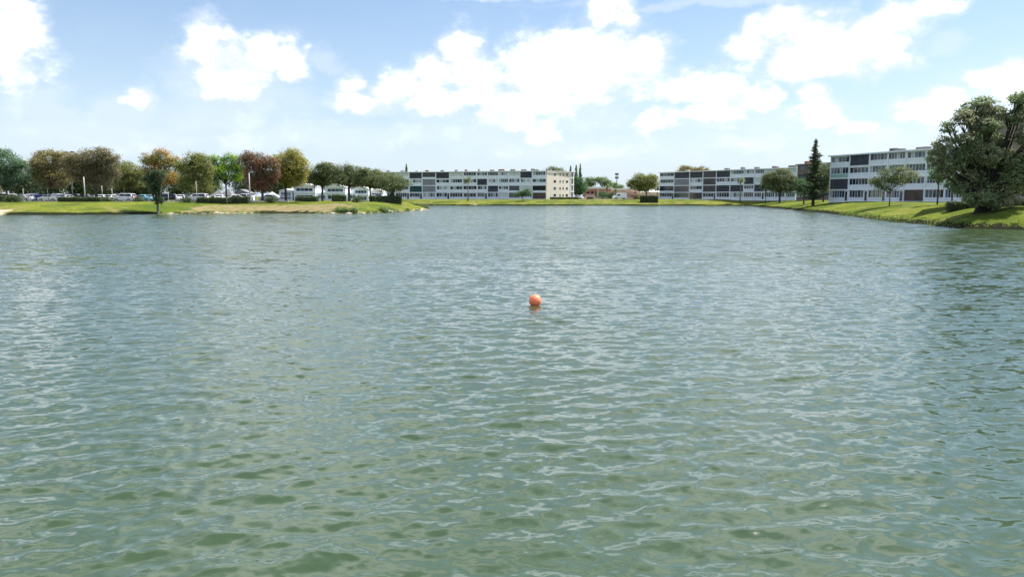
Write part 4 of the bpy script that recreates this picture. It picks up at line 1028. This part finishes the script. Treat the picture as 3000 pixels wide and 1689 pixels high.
def car_proto(kind):
    """x forward; side profile lofted across with narrower roof"""
    if kind == 'sedan':
        prof = [(-2.25,.42),(-2.28,.75),(-2.15,.98),(-1.55,1.02),(-.95,1.40),(-.2,1.47),(.45,1.42),(1.15,1.02),(2.0,.86),(2.26,.70),(2.28,.40)]; wd = .90; roof = (4, 6)
    elif kind == 'suv':
        prof = [(-2.25,.45),(-2.28,.85),(-2.20,1.12),(-2.05,1.62),(-1.2,1.72),(.2,1.70),(.65,1.62),(1.25,1.14),(2.05,.98),(2.26,.80),(2.28,.45)]; wd = .95; roof = (3, 6)
    else:  # van
        prof = [(-2.5,.45),(-2.52,1.1),(-2.45,2.0),(-2.3,2.18),(-1.0,2.22),(.7,2.18),(1.0,2.08),(1.65,1.25),(2.3,1.05),(2.48,.85),(2.5,.42)]; wd = .98; roof = (3, 6)
    o = empty('car' if kind != 'van' else 'van', (0, 0, -500))
    def hw(z): 
        belt = {'sedan': 1.0, 'suv': 1.12, 'van': 1.2}[kind]
        return wd*(.97 if z < .5 else 1.0) if z <= belt else wd*(1-.26*(z-belt)/(.9 if kind == 'van' else .5)*(.6 if kind == 'van' else 1))
    pts = [(-2.2, .28)] + prof + [(2.2, .26)]
    vs = []; fs = []; n = len(pts)
    for s in (-1, 1):
        for (x, z) in pts: vs.append((x*(1.0), s*hw(z)*(.93 if abs(x) > 2.1 else 1), z))
    for i in range(n-1): fs.append((i, i+1, n+i+1, n+i))
    fs.append((n-1, 0, n, 2*n-1)); fs.append(tuple(range(n-1, -1, -1))); fs.append(tuple(range(n, 2*n)))
    m = MB(); m.add(vs, fs); b = m.build('body', P_white, o, bevel=.05)
    for s in (-1, 1):       # side windows follow the tumblehome
        i0, i1 = roof
        zb = {'sedan': 1.03, 'suv': 1.15, 'van': 1.3}[kind]; zt = {'sedan': 1.36, 'suv': 1.58, 'van': 1.85}[kind]
        xa, xb = {'sedan': (-1.3, .95), 'suv': (-2.0, 1.05), 'van': (.0, 1.35)}[kind]; ta, tb = {'sedan': (-.85, .42), 'suv': (-1.88, .62), 'van': (.05, 1.0)}[kind]
        nn_ = 2 if kind != 'van' else 1
        for q in range(nn_):
            u0, u1 = q/nn_+.02, (q+1)/nn_-.02
            L4 = [(xa+(xb-xa)*u0, zb), (xa+(xb-xa)*u1, zb), (ta+(tb-ta)*u1, zt), (ta+(tb-ta)*u0, zt)]
            v = [(x, s*(hw(z)+.012), z) for x, z in L4] + [(x, s*(hw(z)-.02), z) for x, z in L4]
            w = MB(); w.add(v, [(0, 1, 2, 3), (7, 6, 5, 4), (0, 4, 5, 1), (1, 5, 6, 2), (2, 6, 7, 3), (3, 7, 4, 0)]); w.build('side_window', gl_dark, o)
    # windscreen and rear window panels, slightly proud of the body planes
    def panel(pa, pb, nm, shr=.86):
        (x0, z0), (x1, z1) = pa, pb; nx, nz = (z1-z0), -(x1-x0); l = math.hypot(nx, nz); nx, nz = nx/l, nz/l
        if nz < 0 or (abs(nz) < .2 and nx*x0 < 0): nx, nz = -nx, -nz
        v = []
        for e in (.015, -.03):
            for (x, z) in ((x0, z0), (x1, z1)):
                for s in (-1, 1): v.append((x+nx*e, s*hw(z)*shr, z+nz*e))
        w = MB(); w.add(v, [(0, 1, 3, 2), (4, 6, 7, 5), (0, 4, 5, 1), (2, 3, 7, 6), (0, 2, 6, 4), (1, 5, 7, 3)]); w.build(nm, gl_dark, o)
    def lerp(a, b, t): return (a[0]+(b[0]-a[0])*t, a[1]+(b[1]-a[1])*t)
    panel(lerp(prof[6], prof[7], .08), lerp(prof[6], prof[7], .92), 'windscreen')
    if kind == 'sedan': panel(lerp(prof[3], prof[4], .12), lerp(prof[3], prof[4], .9), 'rear_window')
    else: panel(lerp(prof[2], prof[3], .1), lerp(prof[2], prof[3], .85), 'rear_window')
    zf = prof[-2][1]
    for s in (-1, 1):
        MB().box(2.17, 2.30, s*.62-.2, s*.62+.2, zf-.12, zf+.03).build('headlight', head_m, o)
        MB().box(-2.32 if kind != 'van' else -2.55, -2.2, s*.72-.13, s*.72+.13, .82, 1.0 if kind == 'sedan' else 1.15).build('tail_light', tail_m, o)
        MB().box(.75, .95, s*(wd+.02)-.08, s*(wd+.02)+.08, 1.0, 1.13).build('wing_mirror', P_white, o)
    for x in (-1.42, 1.42):
        for s in (-1, 1):
            t = MB(); t.tube([(x, s*(wd-.2), .33), (x, s*(wd+.015), .33)], [.33, .33], 16); w = t.build('wheel', black, o)
            t = MB(); t.tube([(x, s*(wd-.02), .33), (x, s*(wd+.03), .33)], [.2, .2], 12); t.build('rim', rim_m, w)
    MB().box(2.2, 2.31, -.7, .7, .38, .52).build('front_bumper', darkmetal, o)
    MB().box(-2.32 if kind != 'van' else -2.56, -2.2, -.3, .3, .55, .68).build('number_plate', white, o)
    return o
PROTO = {}
def car(kind, px, Y, deg, pm, label, group='cars in the parking lot', z=2.125, name=None):
    if kind not in PROTO: PROTO[kind] = car_proto(kind); o = PROTO[kind]
    else: o = copy_tree(PROTO[kind])
    o.location = (X_at(px, Y), Y, z); o.rotation_euler = (0, 0, math.radians(deg))
    for ch in o.children:
        if ch.name.split('.')[0] in ('body', 'wing_mirror'):
            ch.material_slots[0].link = 'OBJECT'; ch.material_slots[0].material = pm
    props(o, label=label, cat='van' if kind == 'van' else 'car', group=group)
    return o
# protos keep their own mesh material; copies override per object
car('suv', 8, 168, 75, P_silver, 'silver car beside the cream building at the left picture edge')
car('suv', 40, 176, 20, P_white, 'white van-like car behind the maroon car near the left edge')
car('sedan', 38, 161, 25, P_maroon, 'maroon car near the left edge behind the round stemmed shrub')
car('sedan', 73, 160, 160, P_silver, 'silver white car right of the near maroon car')
car('suv', 102, 172, 95, P_white, 'white boxy car right behind the silver white one')
car('sedan', 123, 167, 10, P_blue, 'blue car behind the long white front car')
car('sedan', 146, 160, 172, P_white, 'long white car side-on at the front of the lot below the olive brown tree')
car('suv', 166, 175, 100, P_white, 'white tall car behind the long white front car')
car('sedan', 200, 168, 70, P_silver, 'silver car between the long white car and the first pale pole')
car('suv', 222, 178, 5, P_dark, 'charcoal car behind the two pale poles')
car('sedan', 252, 165, 8, P_maroon, 'dark maroon car at the foot of the second pale pole')
car('sedan', 300, 168, 100, P_white, 'white car right of the wide grey brown tree trunk')
car('sedan', 330, 168, 80, P_white, 'first of the three white cars right of the wide grey brown tree')
car('suv', 352, 172, 95, P_silver, 'silver tall car behind the white pickup-like car')
car('suv', 366, 161, 175, P_white, 'large white car side-on by the dark shrub, left of the light blue car')
car('sedan', 420, 163, 165, P_lblue, 'light blue car left of the shoreline tree')
car('sedan', 450, 168, 90, P_silver, 'silver car seen just left of the shoreline tree')
car('suv', 503, 170, 15, P_dark, 'charcoal car right of the shoreline tree')
car('sedan', 530, 161, 110, P_white, 'white car between the two charcoal cars')
car('sedan', 548, 170, 80, P_dark, 'small charcoal car left of the big white one')
car('suv', 580, 162, 178, P_white, 'big white car side-on left of the kiosks')
car('sedan', 645, 164, 100, P_white, 'white car in front of the left grey kiosk')
car('sedan', 695, 168, 20, P_white, 'white car behind the hedge beside the tall pale pole')
car('suv', 722, 176, 90, P_silver, 'silver car directly behind the tall pale pole')
car('sedan', 790, 166, 170, P_white, 'white car at the foot of the russet tree')
car('van', 1815, 270.5, 190, P_white, 'white van parked on the far lawn before the pink building', group='vehicles on the far road', z=2.13)
car('sedan', 1691, 288, 160, P_white, 'white car parked right of the cream end wall', group='vehicles on the far road', z=2.13)

# ------------------------------------------------------------------ poles and mast
def pole(name, label, px, Y, top_py, r=.12, heads=0, group=None, cat='light pole', boxh=False):
    x = X_at(px, Y); z0 = H(x, Y); ht = Z_at(top_py, Y)-z0
    o = empty(name, (x, Y, z0), label=label, cat=cat, group=group)
    MB().tube([(0, 0, -.2), (0, 0, ht)], [r, r*.7], 10).build('pole', polem, o, smooth=True)
    MB().box(-r*1.8, r*1.8, -r*1.8, r*1.8, -.2, .25).build('base', concrete, o)
    if heads == 3:
        MB().tube([(-.75, 0, ht-.1), (.75, 0, ht-.1)], [.05, .05], 6).build('crossarm', darkmetal, o)
        for (hx, hz) in ((-.7, .0), (.65, .05), (0, -.75)):
            MB().box(hx-.32, hx+.32, -.35, .2, ht+hz-.16, ht+hz+.16).build('floodlight', darkmetal, o)
    elif heads == 1:
        MB().tube([(0, 0, ht), (.9, -.1, ht+.12)], [.05, .04], 6).build('arm', polem, o)
        MB().box(.7, 1.35, -.2, .05, ht+.05, ht+.2).build('lamp_head', metalgrey, o)
    return o
pole('floodlight_pole', 'tall pale pole carrying three dark floodlights between the two brown treetops', 214, 178, 446, .13, 3)
pole('light_pole', 'thick pale pole in front of the wide grey brown tree', 250, 159, 518, .15, 0, cat='pole')
pole('lamp_post', 'tall pale lamp post in front of the russet tree', 733, 155.5, 506, .14, 1)
for px, Y, top, lab in [(70,158,552,'short white post near the left edge between the maroon and white cars'),(142,159,553,'short white post above the long white front car'),(189,159,554,'short white post left of the first tall pale pole'),
                    (301,160,543,'slim post right of the wide grey brown tree'),(330,160,552,'short white post among the three white cars'),(577,157,530,'thin post in front of the olive grey tree'),(494,157,562,'thin post right of the shoreline tree')]:
    pole('bollard_post', lab, px, Y, top, .07, 0, group='short posts in the parking lot', cat='post')
pole('antenna_pole', 'thin dark antenna pole above the dark trees on the point', 1024, 215, 472, .09, 0, cat='pole')
def mast():
    Y = 430.; x = X_at(1806, Y); z0 = 2.1; ht = Z_at(506, Y)-z0
    o = empty('communication_mast', (x, Y, z0), label='slender communication mast with two antenna clusters behind the pink building', cat='mast')
    MB().tube([(0, 0, -.2), (0, 0, ht)], [.35, .16], 8).build('pole', metalgrey, o)
    for zz, rr in ((ht-.8, .9), (ht-2.8, .9)):
        for k in range(6):
            a = k*math.pi/3; MB().box(math.cos(a)*rr-.15, math.cos(a)*rr+.15, math.sin(a)*rr-.1, math.sin(a)*rr+.1, zz-.6, zz+.6).build('antenna_panel', metalgrey, o)
        MB().tube([(-rr, 0, zz), (rr, 0, zz)], [.06, .06], 6).tube([(0, -rr, zz), (0, rr, zz)], [.06, .06], 6).build('antenna_bracket', darkmetal, o)
mast()

# pale rocks at the waterline of the point
for px, Y, s, lab in [(1141,148.3,.55,'largest pale rock at the waterline of the point'),(975,137.2,.35,'pale rock below the leftmost weed tuft'),(1022,136.6,.4,'pale rock between the second and third weed tufts'),
                 (1062,136.4,.35,'pale flat rock right of the third weed tuft'),(1390,258.2,.5,'small pale rock on the far shore below the slender palm')]:
    x = X_at(px, Y, 0); d = sdf(x, Y)[0]
    me = bpy.data.meshes.new('rock'); import bmesh
    bm = bmesh.new(); bmesh.ops.create_icosphere(bm, subdivisions=2, radius=1)
    for v in bm.verts: v.co = v.co*(1+rnd.uniform(-.14, .14)); v.co.z *= .55; v.co.x *= 1.5
    bm.to_mesh(me); bm.free(); me.materials.append(mat('pale_rock', (.50, .46, .40), .9, .2, 3, .5, 8))
    o = bpy.data.objects.new('shore_rock', me); o.location = (x, Y, max(0, H(x, Y))+s*.15); o.scale = (s, s, s); link(o)
    props(o, label=lab, cat='rock', group='pale rocks at the waterline')

# ------------------------------------------------------------------ buoy
def buoy():
    Y = 21.75; x = X_at(1567.5, Y, 0); r = .186
    o = empty('mooring_buoy', (x, Y, .135), label='round orange buoy floating in the middle of the lake', cat='buoy')
    orange = mat('orange_vinyl', (1.0, .29, .15), .4, .02, 6)
    orange.node_tree.nodes['Principled BSDF'].inputs['Subsurface Weight'].default_value = .55
    orange.node_tree.nodes['Principled BSDF'].inputs['Subsurface Scale'].default_value = .25
    me = bpy.data.meshes.new('ball'); bm = bmesh.new(); bmesh.ops.create_uvsphere(bm, u_segments=48, v_segments=32, radius=r)
    for v in bm.verts:
        a = abs(v.co.z)/r; 
        if a < .035: v.co.x *= 1.012; v.co.y *= 1.012
    for f in bm.faces: f.smooth = True
    bm.to_mesh(me); bm.free(); me.materials.append(orange)
    link(bpy.data.objects.new('ball', me), o)
    sm = MB(); sm.tube([(math.cos(t)*r*1.0, math.sin(t)*r*1.0, 0) for t in np.linspace(0, 6.283, 49)], [.0035]*49, 5, cap=False); sm.build('seam', orange, o, smooth=True)
    e = MB(); pts = [(math.cos(t)*.035, 0, -r-.02+math.sin(t)*.035) for t in np.linspace(0, 6.28, 13)]; e.tube(pts, [.013]*13, 6); e.build('eyelet', orange, o)
    MB().tube([(0, 0, -r-.04), (.05, .03, -.8), (.02, 0, -1.5)], [.01]*3, 6).build('mooring_line', darkmetal, o)
buoy()
